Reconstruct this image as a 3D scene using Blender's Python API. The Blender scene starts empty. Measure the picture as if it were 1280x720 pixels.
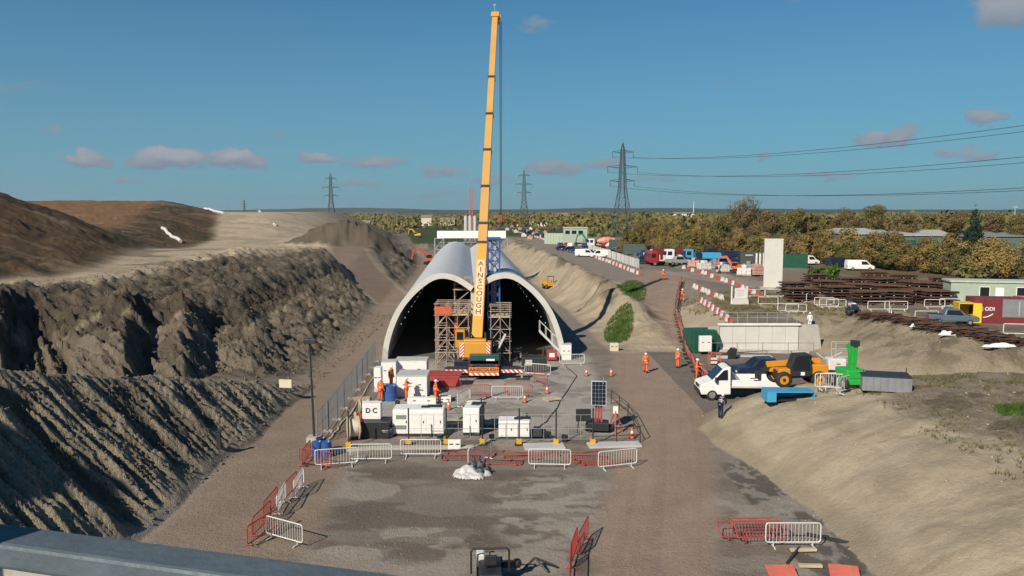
import bpy, bmesh, math, random
import numpy as np
from mathutils import Vector, Matrix
R = math.radians
rnd = random.Random(7)
scn = bpy.context.scene
col = scn.collection

# ------------------------------------------------------------------ camera
CAMH = 14.0
PITCH = math.atan(95/1000)
cd = bpy.data.cameras.new("camera"); cam = bpy.data.objects.new("camera", cd); col.objects.link(cam)
cam.location = (0, 0, CAMH); cam.rotation_euler = (R(90)-PITCH, 0, 0)
cd.sensor_width = 36; cd.lens = 36*1000/1280; cd.clip_start = 0.05; cd.clip_end = 30000
scn.camera = cam

# ------------------------------------------------------------------ sky, sun, exposure
SUN_AZ = 215.0; SUN_EL = 35.0
scn.view_settings.view_transform = 'Standard'; scn.view_settings.look = 'None'
scn.view_settings.exposure = 0.30; scn.view_settings.gamma = 1.0
scn.view_settings.use_curve_mapping = False
W = bpy.data.worlds.new("World"); scn.world = W; W.use_nodes = True
wt = W.node_tree; wn = wt.nodes; wl = wt.links; wn.clear()
def N(tree, typ, **kw):
    n = tree.nodes.new(typ)
    for k, v in kw.items(): setattr(n, k, v)
    return n
def mth(tree, op, a, b=None, c=None, clamp=False):
    n = tree.nodes.new('ShaderNodeMath'); n.operation = op; n.use_clamp = clamp
    for i, v in enumerate((a, b, c)):
        if v is None: continue
        if isinstance(v, (int, float)): n.inputs[i].default_value = v
        else: tree.links.new(v, n.inputs[i])
    return n.outputs[0]
sky = N(wt, 'ShaderNodeTexSky', sky_type='NISHITA', sun_disc=False)
sky.sun_elevation = R(SUN_EL); sky.sun_rotation = R(SUN_AZ)
sky.air_density = 1.0; sky.dust_density = 0.0; sky.ozone_density = 3.0; sky.altitude = 100
tint = N(wt, 'ShaderNodeMixRGB', blend_type='MULTIPLY'); tint.inputs[0].default_value = 1
tint.inputs[2].default_value = (0.31, 0.86, 1.08, 1)
wl.new(sky.outputs[0], tint.inputs[1])
tc = N(wt, 'ShaderNodeTexCoord'); sep = N(wt, 'ShaderNodeSeparateXYZ'); wl.new(tc.outputs['Generated'], sep.inputs[0])
az = mth(wt, 'ARCTAN2', sep.outputs[0], sep.outputs[1]); el = mth(wt, 'ARCSINE', sep.outputs[2])
nz = N(wt, 'ShaderNodeTexNoise'); nz.inputs['Scale'].default_value = 60; nz.inputs['Detail'].default_value = 5; nz.inputs['Roughness'].default_value = .6
mp = N(wt, 'ShaderNodeMapping'); mp.inputs['Scale'].default_value = (1, 1, 1.7); wl.new(tc.outputs['Generated'], mp.inputs[0]); wl.new(mp.outputs[0], nz.inputs[0])
nw = N(wt, 'ShaderNodeTexNoise'); nw.inputs['Scale'].default_value = 26; nw.inputs['Detail'].default_value = 5; nw.inputs['Roughness'].default_value = .65; wl.new(mp.outputs[0], nw.inputs[0])
ws = N(wt, 'ShaderNodeSeparateColor'); wl.new(nw.outputs['Color'], ws.inputs[0])
el0 = el
az = mth(wt, 'ADD', az, mth(wt, 'MULTIPLY', mth(wt, 'SUBTRACT', ws.outputs[0], .5), .085)); el = mth(wt, 'ADD', el, mth(wt, 'MULTIPLY', mth(wt, 'SUBTRACT', ws.outputs[1], .5), .034))
acc = None; lit = None
# small fair weather clouds: azimuth, elevation, half width, half height (milliradians), strength
CLOUDS = [(-405,62,46,17,1),(-330,60,50,15,1),(-484,58,26,11,.8),(-236,66,34,11,.8),(-165,62,46,11,.6),(-620,62,20,9,.7),
          (-440,34,26,6,.5),(-85,48,40,8,.5),(52,54,46,14,.55),(115,58,36,11,.5),(430,84,40,13,.7),(525,99,26,13,.7),(548,205,52,24,.75),
          (-560,248,60,20,.6),(295,66,12,12,.5),(510,64,40,9,.5),(34,222,26,14,.35),(-545,130,40,10,.3),(330,236,20,18,.3),(-590,46,30,7,.5),(-190,34,50,6,.45),(-20,40,60,6,.4),(180,40,50,6,.4),(-280,90,30,8,.3),(370,40,60,7,.4),(600,72,30,9,.5),(-520,90,24,7,.4),(-100,20,70,6,.35),(250,150,30,10,.25),(-20,150,26,9,.22),(40,320,30,12,.22),(600,330,40,16,.3),
          (700,150,60,20,.7),(-760,110,70,22,.7),(820,80,70,16,.7)]
for (a, e, w, h, s) in CLOUDS:
    u = mth(wt, 'DIVIDE', mth(wt, 'SUBTRACT', az, a/1000), w/1000)
    dv = mth(wt, 'SUBTRACT', el, e/1000)
    v = mth(wt, 'DIVIDE', dv, h/1000)
    d2 = mth(wt, 'ADD', mth(wt, 'MULTIPLY', u, u), mth(wt, 'MULTIPLY', v, v))
    m = mth(wt, 'MULTIPLY', mth(wt, 'SUBTRACT', 1.0, d2, clamp=True), s)
    acc = m if acc is None else mth(wt, 'MAXIMUM', acc, m)
    tp_ = mth(wt, 'MULTIPLY', m, mth(wt, 'ADD', mth(wt, 'MULTIPLY', v, .5), .35, clamp=True)); lit = tp_ if lit is None else mth(wt, 'MAXIMUM', lit, tp_)
cl = mth(wt, 'MULTIPLY', mth(wt, 'SUBTRACT', mth(wt, 'ADD', mth(wt, 'MULTIPLY', acc, 1.15), nz.outputs[0]), mth(wt, 'SUBTRACT', .72, mth(wt, 'MULTIPLY', acc, .30))), 1.9, clamp=True)
cl = mth(wt, 'MULTIPLY', cl, mth(wt, 'MULTIPLY', acc, 4.5, clamp=True))
hz = N(wt, 'ShaderNodeMixRGB'); hz.inputs[2].default_value = (2.7, 5.1, 6.6, 1)
wl.new(mth(wt, 'MULTIPLY', mth(wt, 'POWER', mth(wt, 'SUBTRACT', 1.0, mth(wt, 'DIVIDE', mth(wt, 'ABSOLUTE', el0), .42), clamp=True), 1.6), .85), hz.inputs[0]); wl.new(tint.outputs[0], hz.inputs[1])
cmix = N(wt, 'ShaderNodeMixRGB'); wl.new(mth(wt, 'MULTIPLY', cl, .95), cmix.inputs[0]); wl.new(hz.outputs[0], cmix.inputs[1])
cc = N(wt, 'ShaderNodeMixRGB'); cc.inputs[1].default_value = (3.0, 3.9, 5.0, 1); cc.inputs[2].default_value = (5.6, 5.9, 6.5, 1); wl.new(mth(wt, 'MULTIPLY', lit, 2.2, clamp=True), cc.inputs[0]); wl.new(cc.outputs[0], cmix.inputs[2])
bg = N(wt, 'ShaderNodeBackground'); bg.inputs[1].default_value = 0.054; wl.new(cmix.outputs[0], bg.inputs[0])
wo = N(wt, 'ShaderNodeOutputWorld'); wl.new(bg.outputs[0], wo.inputs[0])
sd = bpy.data.lights.new("sun", 'SUN'); sd.energy = 4.9; sd.angle = R(0.5); sd.color = (1, .905, .765)
so = bpy.data.objects.new("sun", sd); col.objects.link(so); so.rotation_euler = (R(90-SUN_EL), 0, R(-SUN_AZ)+math.pi); so.location = (-60, -80, 80)
_s = Vector((math.sin(R(SUN_AZ))*math.cos(R(SUN_EL)), math.cos(R(SUN_AZ))*math.cos(R(SUN_EL)), math.sin(R(SUN_EL))))
so.rotation_euler = _s.to_track_quat('Z', 'Y').to_euler()

# ------------------------------------------------------------------ materials
MATS = {}
def mat(key, c, rough=.6, metal=0, var=.18, scale=1.5, bump=0, dirt=0, emit=None, spec=None):
    """Procedural paint, metal, plastic...: base colour broken up by noise, optional dirt and bump."""
    if key in MATS: return MATS[key]
    m = bpy.data.materials.new(key); m.use_nodes = True; t = m.node_tree; b = t.nodes['Principled BSDF']
    co = N(t, 'ShaderNodeTexCoord'); n1 = N(t, 'ShaderNodeTexNoise'); n1.inputs['Scale'].default_value = scale; n1.inputs['Detail'].default_value = 6; n1.inputs['Roughness'].default_value = .65
    t.links.new(co.outputs['Object'], n1.inputs[0])
    r = N(t, 'ShaderNodeValToRGB'); e = r.color_ramp.elements
    e[0].position = .3; e[1].position = .7
    e[0].color = tuple(x*(1-var) for x in c)+(1,); e[1].color = tuple(min(1, x*(1+var*.6)) for x in c)+(1,)
    t.links.new(n1.outputs[0], r.inputs[0]); out = r.outputs[0]
    if dirt:
        n2 = N(t, 'ShaderNodeTexNoise'); n2.inputs['Scale'].default_value = scale*2.3; n2.inputs['Detail'].default_value = 8; n2.inputs['Roughness'].default_value = .75
        t.links.new(co.outputs['Object'], n2.inputs[0])
        mx = N(t, 'ShaderNodeMixRGB'); mx.inputs[2].default_value = (.17, .13, .09, 1)
        f = mth(t, 'MULTIPLY', mth(t, 'SUBTRACT', n2.outputs[0], .62-dirt*.25), 3.0, clamp=True)
        t.links.new(mth(t, 'MULTIPLY', f, .75), mx.inputs[0]); t.links.new(out, mx.inputs[1]); out = mx.outputs[0]
    t.links.new(out, b.inputs['Base Color'])
    b.inputs['Roughness'].default_value = rough; b.inputs['Metallic'].default_value = metal
    if spec is not None: b.inputs['Specular IOR Level'].default_value = spec
    if emit: b.inputs['Emission Color'].default_value = (*emit[:3], 1); b.inputs['Emission Strength'].default_value = emit[3]
    if bump:
        bp = N(t, 'ShaderNodeBump'); bp.inputs['Strength'].default_value = bump; bp.inputs['Distance'].default_value = .03
        n3 = N(t, 'ShaderNodeTexNoise'); n3.inputs['Scale'].default_value = scale*8; n3.inputs['Detail'].default_value = 5
        t.links.new(co.outputs['Object'], n3.inputs[0]); t.links.new(n3.outputs[0], bp.inputs['Height']); t.links.new(bp.outputs[0], b.inputs['Normal'])
    MATS[key] = m; return m
def stripes(key, c1, c2, scale, axis=(1, 0, 0), duty=.5, rough=.5):
    """Two colour bands repeated along an axis of the object (hazard chevrons, blocks)."""
    if key in MATS: return MATS[key]
    m = bpy.data.materials.new(key); m.use_nodes = True; t = m.node_tree; b = t.nodes['Principled BSDF']
    co = N(t, 'ShaderNodeTexCoord'); vm = N(t, 'ShaderNodeVectorMath', operation='DOT_PRODUCT'); vm.inputs[1].default_value = axis
    t.links.new(co.outputs['Object'], vm.inputs[0])
    f = mth(t, 'GREATER_THAN', mth(t, 'FRACT', mth(t, 'MULTIPLY', vm.outputs['Value'], scale)), duty)
    mx = N(t, 'ShaderNodeMixRGB'); mx.inputs[1].default_value = (*c1, 1); mx.inputs[2].default_value = (*c2, 1)
    t.links.new(f, mx.inputs[0]); t.links.new(mx.outputs[0], b.inputs['Base Color']); b.inputs['Roughness'].default_value = rough
    MATS[key] = m; return m

# ------------------------------------------------------------------ mesh builder
class MB:
    def __init__(s): s.v = []; s.f = []; s.sm = []
    def add(s, vs, fs, smooth=False):
        o = len(s.v); s.v += [tuple(p) for p in vs]; s.f += [tuple(i+o for i in f) for f in fs]; s.sm += [smooth]*len(fs); return s
    def box(s, c, d, rz=0, rx=0, ry=0, taper=1.0):
        M = Matrix.Translation(c) @ Matrix.Rotation(rz, 4, 'Z') @ Matrix.Rotation(ry, 4, 'Y') @ Matrix.Rotation(rx, 4, 'X')
        x, y, z = d[0]/2, d[1]/2, d[2]/2
        vs = [(-x,-y,-z),(x,-y,-z),(x,y,-z),(-x,y,-z),(-x*taper,-y*taper,z),(x*taper,-y*taper,z),(x*taper,y*taper,z),(-x*taper,y*taper,z)]
        return s.add([M @ Vector(p) for p in vs], [(3,2,1,0),(4,5,6,7),(0,1,5,4),(1,2,6,5),(2,3,7,6),(3,0,4,7)])
    def bar(s, p, q, w, h=None, w2=None):
        """rectangular bar from p to q"""
        h = h or w; p, q = Vector(p), Vector(q); d = (q-p); L = d.length
        if L < 1e-6: return s
        d /= L; up = Vector((0, 0, 1)) if abs(d.z) < .95 else Vector((0, 1, 0))
        a = d.cross(up).normalized(); b = a.cross(d)
        k = (w2/w) if w2 else 1
        vs = [c + a*(i*w/2*kk) + b*(j*h/2*kk) for c, kk in ((p, 1), (q, k)) for i, j in ((-1,-1),(1,-1),(1,1),(-1,1))]
        return s.add(vs, [(0,1,2,3),(7,6,5,4),(1,0,4,5),(2,1,5,6),(3,2,6,7),(0,3,7,4)])
    def tube(s, p, q, r, n=8, r2=None, caps=True):
        p, q = Vector(p), Vector(q); d = (q-p); L = d.length
        if L < 1e-6: return s
        d /= L; up = Vector((0, 0, 1)) if abs(d.z) < .95 else Vector((1, 0, 0))
        a = d.cross(up).normalized(); b = a.cross(d); r2 = r if r2 is None else r2
        vs = [c + (a*math.cos(t)+b*math.sin(t))*rr for c, rr in ((p, r), (q, r2)) for t in [2*math.pi*i/n for i in range(n)]]
        s.add(vs, [(i, i+n, (i+1) % n+n, (i+1) % n) for i in range(n)], True)
        if caps: s.add(vs[:n], [tuple(range(n))]); s.add(vs[n:], [tuple(range(n-1, -1, -1))])
        return s
    def path(s, pts, r, n=6):
        for a, b in zip(pts, pts[1:]): s.tube(a, b, r, n)
        return s
    def prism(s, prof, o, ax, up, dp, t):
        """closed 2-D profile (list of (a,b)) in plane ax/up at origin o, extruded by vector dp*t (centred)"""
        o, ax, up, dp = Vector(o), Vector(ax), Vector(up), Vector(dp); n = len(prof)
        vs = [o+ax*a+up*b+dp*(k*t/2) for k in (-1, 1) for a, b in prof]
        s.add(vs, [tuple(range(n)), tuple(range(2*n-1, n-1, -1))]+[((i+1) % n, i, i+n, (i+1) % n+n) for i in range(n)]); return s
    def wheel(s, c, r, w, ax=(0, 1, 0), n=20, inner=.0):
        c, ax = Vector(c), Vector(ax).normalized(); a = ax.orthogonal().normalized(); b = ax.cross(a)
        prof = [(-w/2, r*.6), (-w/2, r*.9), (-w*.36, r), (w*.36, r), (w/2, r*.9), (w/2, r*.6)]
        k = len(prof); vs = []
        for i in range(n):
            t = 2*math.pi*i/n; e = a*math.cos(t)+b*math.sin(t); vs += [c+ax*x+e*rr for x, rr in prof]
        fs = [(i*k+j, i*k+j+1, ((i+1) % n)*k+j+1, ((i+1) % n)*k+j) for i in range(n) for j in range(k-1)]
        s.add(vs, fs, True)
        return s
    def ball(s, c, r, n=10, sc=(1, 1, 1)):
        c = Vector(c); vs = [c+Vector((0, 0, -r*sc[2]))]; m = n//2
        for j in range(1, m):
            ph = math.pi*j/m-math.pi/2
            for i in range(n):
                t = 2*math.pi*i/n; vs.append(c+Vector((r*sc[0]*math.cos(ph)*math.cos(t), r*sc[1]*math.cos(ph)*math.sin(t), r*sc[2]*math.sin(ph))))
        vs.append(c+Vector((0, 0, r*sc[2]))); L = len(vs)-1
        fs = [(0, 1+(i+1) % n, 1+i) for i in range(n)]
        for j in range(m-2):
            fs += [(1+j*n+i, 1+j*n+(i+1) % n, 1+(j+1)*n+(i+1) % n, 1+(j+1)*n+i) for i in range(n)]
        fs += [(L, 1+(m-2)*n+i, 1+(m-2)*n+(i+1) % n) for i in range(n)]
        return s.add(vs, fs, True)
    def build(s, name, m, parent=None, bev=0, kind=None):
        me = bpy.data.meshes.new(name); me.from_pydata(s.v, [], s.f); me.polygons.foreach_set('use_smooth', s.sm); me.update()
        if m: me.materials.append(m)
        o = bpy.data.objects.new(name, me); col.objects.link(o)
        if parent: o.parent = parent
        if kind: o['kind'] = kind
        if bev:
            b = o.modifiers.new('bevel', 'BEVEL'); b.width = bev; b.segments = 2; b.limit_method = 'ANGLE'; b.angle_limit = R(35)
        return o
def tag(o, label=None, cat=None, group=None, kind=None):
    if label: o['label'] = label
    if cat: o['category'] = cat
    if group: o['group'] = group
    if kind: o['kind'] = kind
    return o
def thing(name, label, cat, loc=(0, 0, 0), rz=0, group=None):
    o = bpy.data.objects.new(name, None); o.empty_display_size = .3; col.objects.link(o); o.location = loc; o.rotation_euler = (0, 0, rz)
    return tag(o, label, cat, group)
def dup(root, loc, rz=0, label=None, group=None, scale=None):
    def cp(o, par):
        c = o.copy(); col.objects.link(c)
        if par: c.parent = par
        for ch in o.children: cp(ch, c)
        return c
    r = cp(root, None); r.location = loc; r.rotation_euler = (root.rotation_euler.x if not root.children and False else 0, 0, rz)
    if label: r['label'] = label
    if group: r['group'] = group
    if scale: r.scale = (scale,)*3 if isinstance(scale, (int, float)) else scale
    return r
ORD = ['first','second','third','fourth','fifth','sixth','seventh','eighth','ninth','tenth','eleventh','twelfth','thirteenth','fourteenth','fifteenth','sixteenth','seventeenth','eighteenth','nineteenth','twentieth']
def nth(i):
    """0 -> first"""
    if i < 20: return ORD[i]
    tens = {2:'twenty',3:'thirty',4:'forty',5:'fifty',6:'sixty',7:'seventy',8:'eighty',9:'ninety'}[(i+1)//10]
    u = (i+1) % 10
    return tens[:-1]+'ieth' if u == 0 else tens+'-'+ORD[u-1]
def text(s, size, name, m, parent, loc, rot, depth=.004, sx=1.0, bold=.0, font_space=1.0):
    c = bpy.data.curves.new(name, 'FONT'); c.body = s; c.size = size; c.extrude = depth; c.align_x = 'CENTER'; c.align_y = 'CENTER'; c.offset = bold; c.space_character = font_space
    o = bpy.data.objects.new(name, c); col.objects.link(o)
    dg = bpy.context.evaluated_depsgraph_get(); me = bpy.data.meshes.new_from_object(o.evaluated_get(dg))
    bpy.data.objects.remove(o); bpy.data.curves.remove(c)
    me.materials.clear(); me.materials.append(m)
    o = bpy.data.objects.new(name, me); col.objects.link(o); o.parent = parent; o.location = loc; o.rotation_euler = rot; o.scale = (sx, 1, 1)
    return o
# ------------------------------------------------------------------ terrain
def _hash(ix, iy, seed):
    h = (ix.astype(np.int64)*374761393 + iy.astype(np.int64)*668265263 + seed*974634777) & 0xffffffff
    h = ((h ^ (h >> 13))*1274126177) & 0xffffffff
    return ((h ^ (h >> 16)) & 0xffff)/65535.0
def vnoise(x, y, seed=0):
    ix = np.floor(x); iy = np.floor(y); fx = x-ix; fy = y-iy
    u = fx*fx*fx*(fx*(fx*6-15)+10); v = fy*fy*fy*(fy*(fy*6-15)+10)
    a = _hash(ix, iy, seed); b = _hash(ix+1, iy, seed); c = _hash(ix, iy+1, seed); d = _hash(ix+1, iy+1, seed)
    return (a*(1-u)+b*u)*(1-v)+(c*(1-u)+d*u)*v
def fbm(x, y, o=4, seed=0, g=.5):
    s = 0; a = 1; t = 0
    for i in range(o):
        s = s+a*(vnoise(x, y, seed+i)*2-1); t += a; x = x*2.03+17.1; y = y*2.03-9.7; a *= g
    return s/t
def sm(t): t = np.clip(t, 0, 1); return t*t*(3-2*t)
def sdist(x, y, pts):
    """signed distance to a polyline, positive on its left; also the arc position"""
    best = np.full(np.shape(x), 1e9); sg = np.zeros(np.shape(x)); pos = np.zeros(np.shape(x)); acc = 0
    n = len(pts)-1
    for i, ((ax, ay), (bx, by)) in enumerate(zip(pts, pts[1:])):
        dx, dy = bx-ax, by-ay; L2 = dx*dx+dy*dy; L = math.sqrt(L2)
        t = ((x-ax)*dx+(y-ay)*dy)/L2
        tc_ = np.clip(t, 0 if i else -1e9, 1 if i < n-1 else 1e9)
        d = np.hypot(x-ax-tc_*dx, y-ay-tc_*dy); cr = dx*(y-ay)-dy*(x-ax)
        k = d < best-1e-9; best = np.where(k, d, best); sg = np.where(k, np.sign(cr), sg); pos = np.where(k, acc+tc_*L, pos); acc += L
    return best*sg, pos
def dpoly(x, y, pts, hw):
    """distance outside a strip of varying half width round a polyline (negative inside)"""
    best = np.full(np.shape(x), 1e9)
    for (ax, ay), (bx, by), h0, h1 in zip(pts, pts[1:], hw, hw[1:]):
        dx, dy = bx-ax, by-ay; t = np.clip(((x-ax)*dx+(y-ay)*dy)/(dx*dx+dy*dy), 0, 1)
        best = np.minimum(best, np.hypot(x-ax-t*dx, y-ay-t*dy)-(h0+(h1-h0)*t))
    return best
F2 = [(-75,36),(-42,45),(-28,52),(-21.5,60),(-17.2,68),(-17.6,85),(-18.4,97),(-19.6,114),(-18.5,128),(-21,175),(-26,233),(-40,330)]
HILL = [(-60,20),(-46,60),(-43.5,78),(-45,88),(-67,160),(-86,235),(-118,330)]
RAMP = [(-17.5,122),(-22,133),(-28,150),(-35,172),(-40,195)]
EMB = [(9.4,80),(8.8,90),(8.2,104),(5.4,133),(1.8,187),(-2.5,254),(-8,380)]
ROAD = [(5.0,5),(5.7,31),(9.3,47.5),(13.2,70),(16.4,93),(19,108),(24.5,131),(33,150),(60,170)]
ROADW = [2.0,2.0,2.3,3.8,3.0,3.0,4.5,7,7]
LROAD = [(-12,30),(-12.5,44),(-13.8,56),(-14.5,68),(-15.6,85),(-17,104),(-18,122),(-19,140),(-21,175),(-25,233)]
MOUND = [(15.5,15),(14.2,30),(13.6,38),(12.6,46),(12.3,51),(14,55.2),(18,57.2),(23,58.5),(31,60.8),(36,60),(44,56),(80,50)]
GREENS = [(12.4, 92, 1.5, 8), (17.6, 117, 1.9, 13)]
PIT = [(29.6,82),(29.8,78),(31,66),(34,63.5),(40,61),(60,57),(90,52)]
def terrain(x, y, cols=False):
    """height (and colour) of the ground at x, y"""
    x = np.asarray(x, float); y = np.asarray(y, float)
    r = np.hypot(x, y)
    near = 1-sm((r-280)/200)
    wx = fbm(x/7, y/7, 4, 11)*1.6; wy = fbm(x/7, y/7, 4, 23)*1.6
    n1 = fbm(x/4.0, y/4.0, 5, 3); n2 = fbm(x/.9, y/.9, 4, 31); n3 = fbm(x/25, y/25, 4, 41)
    lump = np.abs(fbm(x/2.3, y/2.3, 4, 61))
    # --- left bank
    dF, pF = sdist(x+wx*.45, y+wy*.45, F2)
    dH, pH = sdist(x+wx, y+wy, HILL)
    Hp = 5+2.7*sm((-25-x)/18)*(1-sm((y-110)/90))+.5*sm((y-75)/40)
    back = sm((y-215+n3*8)/100)*sm((-50-x)/42)*(1-sm((y-400)/90))
    Hp = Hp*(1-sm((y-250)/110)*(1-back))+8.5*back
    t = np.clip(dF/(12.5+5*sm((74-y)/10)), 0, 1)
    tb = t+.05*n1; ramp = .25*sm(t)+.45*t+.30*(.62*sm((tb-.05)/.4)+.38*sm((tb-.72)/.22))
    bank = Hp*ramp
    onslope = sm(dF/1.5)*(1-sm((t-.75)/.3))
    u = .9*x+.4*y+fbm(x/5, y/5, 3, 77)*.9
    rib = 0
    for rr, hh, ww in ((-2.4, 2.6, 5.0), (1.6, 2.3, 3.6), (-11, 2.2, 6), (7.5, .8, 3)):
        a = u-rr; rib = np.maximum(rib, hh*np.clip(np.where(a < 0, 1+a/ww, 1-a/2.0), 0, 1))
    bank = bank+rib*sm(dF/2.5)*(1-sm((t-.72)/.35))*(1-sm((y-76)/10))
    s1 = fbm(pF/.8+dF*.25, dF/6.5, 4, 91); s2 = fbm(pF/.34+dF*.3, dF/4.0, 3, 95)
    rough1 = np.abs(fbm(x/1.5+s1*.4, y/1.5, 5, 131, .62)); rough2 = fbm(x/.55, y/.55, 3, 133)
    bank = bank+onslope*(s1*.75+s2*.45+np.clip(n1, -.3, 1)*.4+rough1*1.1+rough2*.22-.2)*sm(dF/3)*near
    bank = bank+sm(dF/4)*sm((t-.8)/.2)*(1-sm((dF-19)/7))*(lump*1.1+n1*.7)*near  # rough lip
    bank = np.where(dF > 0, bank, 0)
    heapB = (np.hypot((x+43+(y-205)*.3)/17, (y-206)/9)); spoil = 5.5*sm(1.15-heapB+n1*.25)*sm(.0+(1.25-heapB)*2)
    spoil2 = 2.5*sm(1.2-np.hypot((x+19+.0*y)/6, (y-250)/20)+n1*.4)+2.6*sm(1.2-np.hypot((x+31)/7, (y-285)/16)+n1*.4)
    bank = bank+(spoil+spoil2)*(1+.2*n2)
    dR = dpoly(x+wx*.2, y+wy*.2, RAMP, [2.2,2.2,2.3,2.8,3.5])
    rz = np.interp(y, [120,126,172,195], [0,.6,5.2,5.4])
    k = (1-sm((dR-.2)/4.5))*(y > 119)
    bank = bank*(1-k)+rz*k
    # --- brown hill
    hill = (6.2-2.0*sm((y-110)/50))*sm(dH/25)*(1-sm((y-330)/120))+3.6*np.exp(-((x+84)/24)**2-((y-114)/30)**2)*sm(dH/8)
    hill = hill+(n1*.35+lump*.5+fbm(pH/2.2, dH/14, 4, 15)*.4)*sm(dH/6)*near
    hill = np.where(dH > 0, hill, 0)
    # --- near heap beside the left road and an unseen tall mound added on the left to shade it
    yy = y+wy*.35; xx = x+wx*.25+n1*.25
    dc = np.clip(.31*(64-yy), 0, 10.5)
    q = -16.0-xx
    heap = .80*np.minimum(q, dc)-.72*np.maximum(0, q-dc)
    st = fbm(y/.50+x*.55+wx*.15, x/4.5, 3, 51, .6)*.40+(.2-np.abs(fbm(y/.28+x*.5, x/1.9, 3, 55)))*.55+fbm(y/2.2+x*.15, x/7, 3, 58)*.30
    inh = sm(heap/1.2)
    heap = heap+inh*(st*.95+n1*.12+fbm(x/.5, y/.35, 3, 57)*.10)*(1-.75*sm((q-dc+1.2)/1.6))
    heap = np.where((y < 66), np.maximum(heap, 0), 0)
    big = 21*sm(1.25-np.hypot((x+40)/17, (y-13)/17)+n1*.06)
    gully = 1.3*sm((-17.5-x)/6)*(y < 90)
    left = np.maximum(np.maximum(bank+np.where(dF > -20, 0, 0), heap), np.maximum(gully*(dF < 3), 0))
    left = np.where(x < 0, np.maximum(left, big)+hill, 0)
    # --- right side plateau
    zA = 2.8*sm((y-74)/58)
    dE, pE = sdist(x+wx*.25, y+wy*.25, EMB); dE = -dE
    dRd = dpoly(x, y, ROAD, ROADW)
    rc = np.interp(y, [p[1] for p in ROAD], [p[0] for p in ROAD])
    e = x-rc-3.2
    zB = 2.8*sm((y-79.6)/np.where((x > 19.6) & (x < 29.7), 1.0, 7.0))
    zr = zA*(1-sm(e/4.5))+zB*sm(e/4.5)
    berm = (1.6*np.exp(-((dE-6.5)/2.3)**2)*sm((y-83)/14)*(1-sm((y-200)/60)))*(1+.35*n1)
    emb = (zr+berm)*sm(dE/6.0)+onr(dE, y)*(n2*.10+n1*.22-np.clip(.10-np.abs(fbm(pE/5.5+dE*.12, dE/9, 3, 49)), 0, 1)*7.0*sm((y-108)/25)+fbm(pE/1.2, dE/5, 3, 48)*.14)
    emb = np.where(y > 79, emb, 0)
    dP, pP = sdist(x+wx*.4, y+wy*.4, PIT)
    pit = 3.1*(.4*sm(dP/9)+.6*np.clip(dP/9, 0, 1)); lip = sm(dP/6)*(1-sm((dP-13)/5))
    pit = np.where((dP > 0), pit+lip*(np.abs(n1)*.55+.25*lump+fbm(pP/1.3, dP/6, 3, 19)*.25), 0)
    right = np.where((y < 79.6) & (x > 12), np.where(x > 29, pit, 0), np.where(x > 29.7, np.maximum(pit, 2.8*sm(dP/9)), emb))
    right = np.where(y >= 79.6, np.where(x > 29.7, np.maximum(pit, np.minimum(emb, 2.8)*sm((dP)/8)), emb), right)
    dM, pM = sdist(x+wx*.35, y+wy*.35, MOUND); dM = -dM
    md = 3.7*(1-np.exp(-np.maximum(dM, 0)/5.2))*1.08+np.where(dM > 0, sm(dM/3)*(n1*.28+n3*.3+.5*sm((dM-5)/5)*(lump-.1)+fbm(pM/1.8, dM/5, 3, 29)*.12), 0)
    md = np.where((dM > 0) & (x > 5), np.maximum(md, 0), 0)
    right = np.where(x > 5, np.maximum(right, md), right)
    right = right*(1-sm((r-420)/300)*.7)
    z = np.where(x < -8-.035*np.maximum(y-80, 0), left, np.where(y > 79, np.maximum(emb*(dE > 0), right), right))
    # --- general roughness
    z = z+n2*.018*near+n1*.02*near
    foot = sm((70-y)/20)*(1-sm((np.abs(x+2)-20)/6))
    # --- far country
    z = z+sm((r-700)/2500)*fbm(x/700, y/700, 4, 5)*9
    ang = np.arctan2(x, np.maximum(y, 1))
    ridge = 30+9*fbm(ang*7+3, ang*0, 4, 8)+26*sm((ang+.36)/.12)*(1-sm((ang+.2)/.12))*.6+14*sm((ang-.02)/.1)*(1-sm((ang-.3)/.1))
    z = z+ridge*sm((r-5200)/2300)
    z = z-2.0*sm((r-400)/900)*(1-sm((r-3500)/2000))
    if not cols: return z
    # ------------------------------------------------ ground kinds (colour of the earth, with some groove shade put in)
    C = np.empty(x.shape+(3,))
    def put(c, m, jit=0):
        nonlocal C
        m = np.clip(m, 0, 1)[..., None]; C = C*(1-m)+np.array(c)*m
    fld = vnoise(x/230+fbm(x/300, y/300, 2, 4)*.5, y/420, 71); fld2 = vnoise(x/130, y/330, 72)
    C[...] = np.array([.085, .085, .04]); put((.045, .062, .022), sm((fld-.45)/.05)); put((.13, .105, .06), sm((fld2-.62)/.05)); put((.03, .038, .02), sm((fbm(x/90, y/260, 4, 73)-.12)/.1))
    site = (1-sm((y-330+n3*40)/60))*(1-sm((x-75-n3*12)/20))*(1-sm((-x-150)/60))*(r < 600)
    put((.205, .175, .147), site)
    g = fbm(x/3.2+2, y/1.6, 5, 81)
    put((.16, .13, .105), site*sm((g+.05)/.25)*(1-sm((y-75)/20))*.9)
    # wet dark earth in the foreground
    wet = sm((.95-np.hypot((x+4.5+wx)/6.5, (y-35.5+wy)/4.2))/.22)
    put((.095, .078, .066), wet*.55*(.4+.45*sm((g+.1)/.3)))
    wet2 = sm((.9-np.hypot((x+2.5+wx*1.4)/10, (y-41.5+wy*.5)/1.5))/.3); put((.12, .098, .08), wet2*.7)
    dry = sm((.95-np.hypot((x-2.6+wx)/4.6, (y-37.5+wy)/5.5))/.25); put((.30, .27, .23), dry*sm((fbm(x/.8, y/.5, 4, 83)+.15)/.3)*.75)
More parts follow.
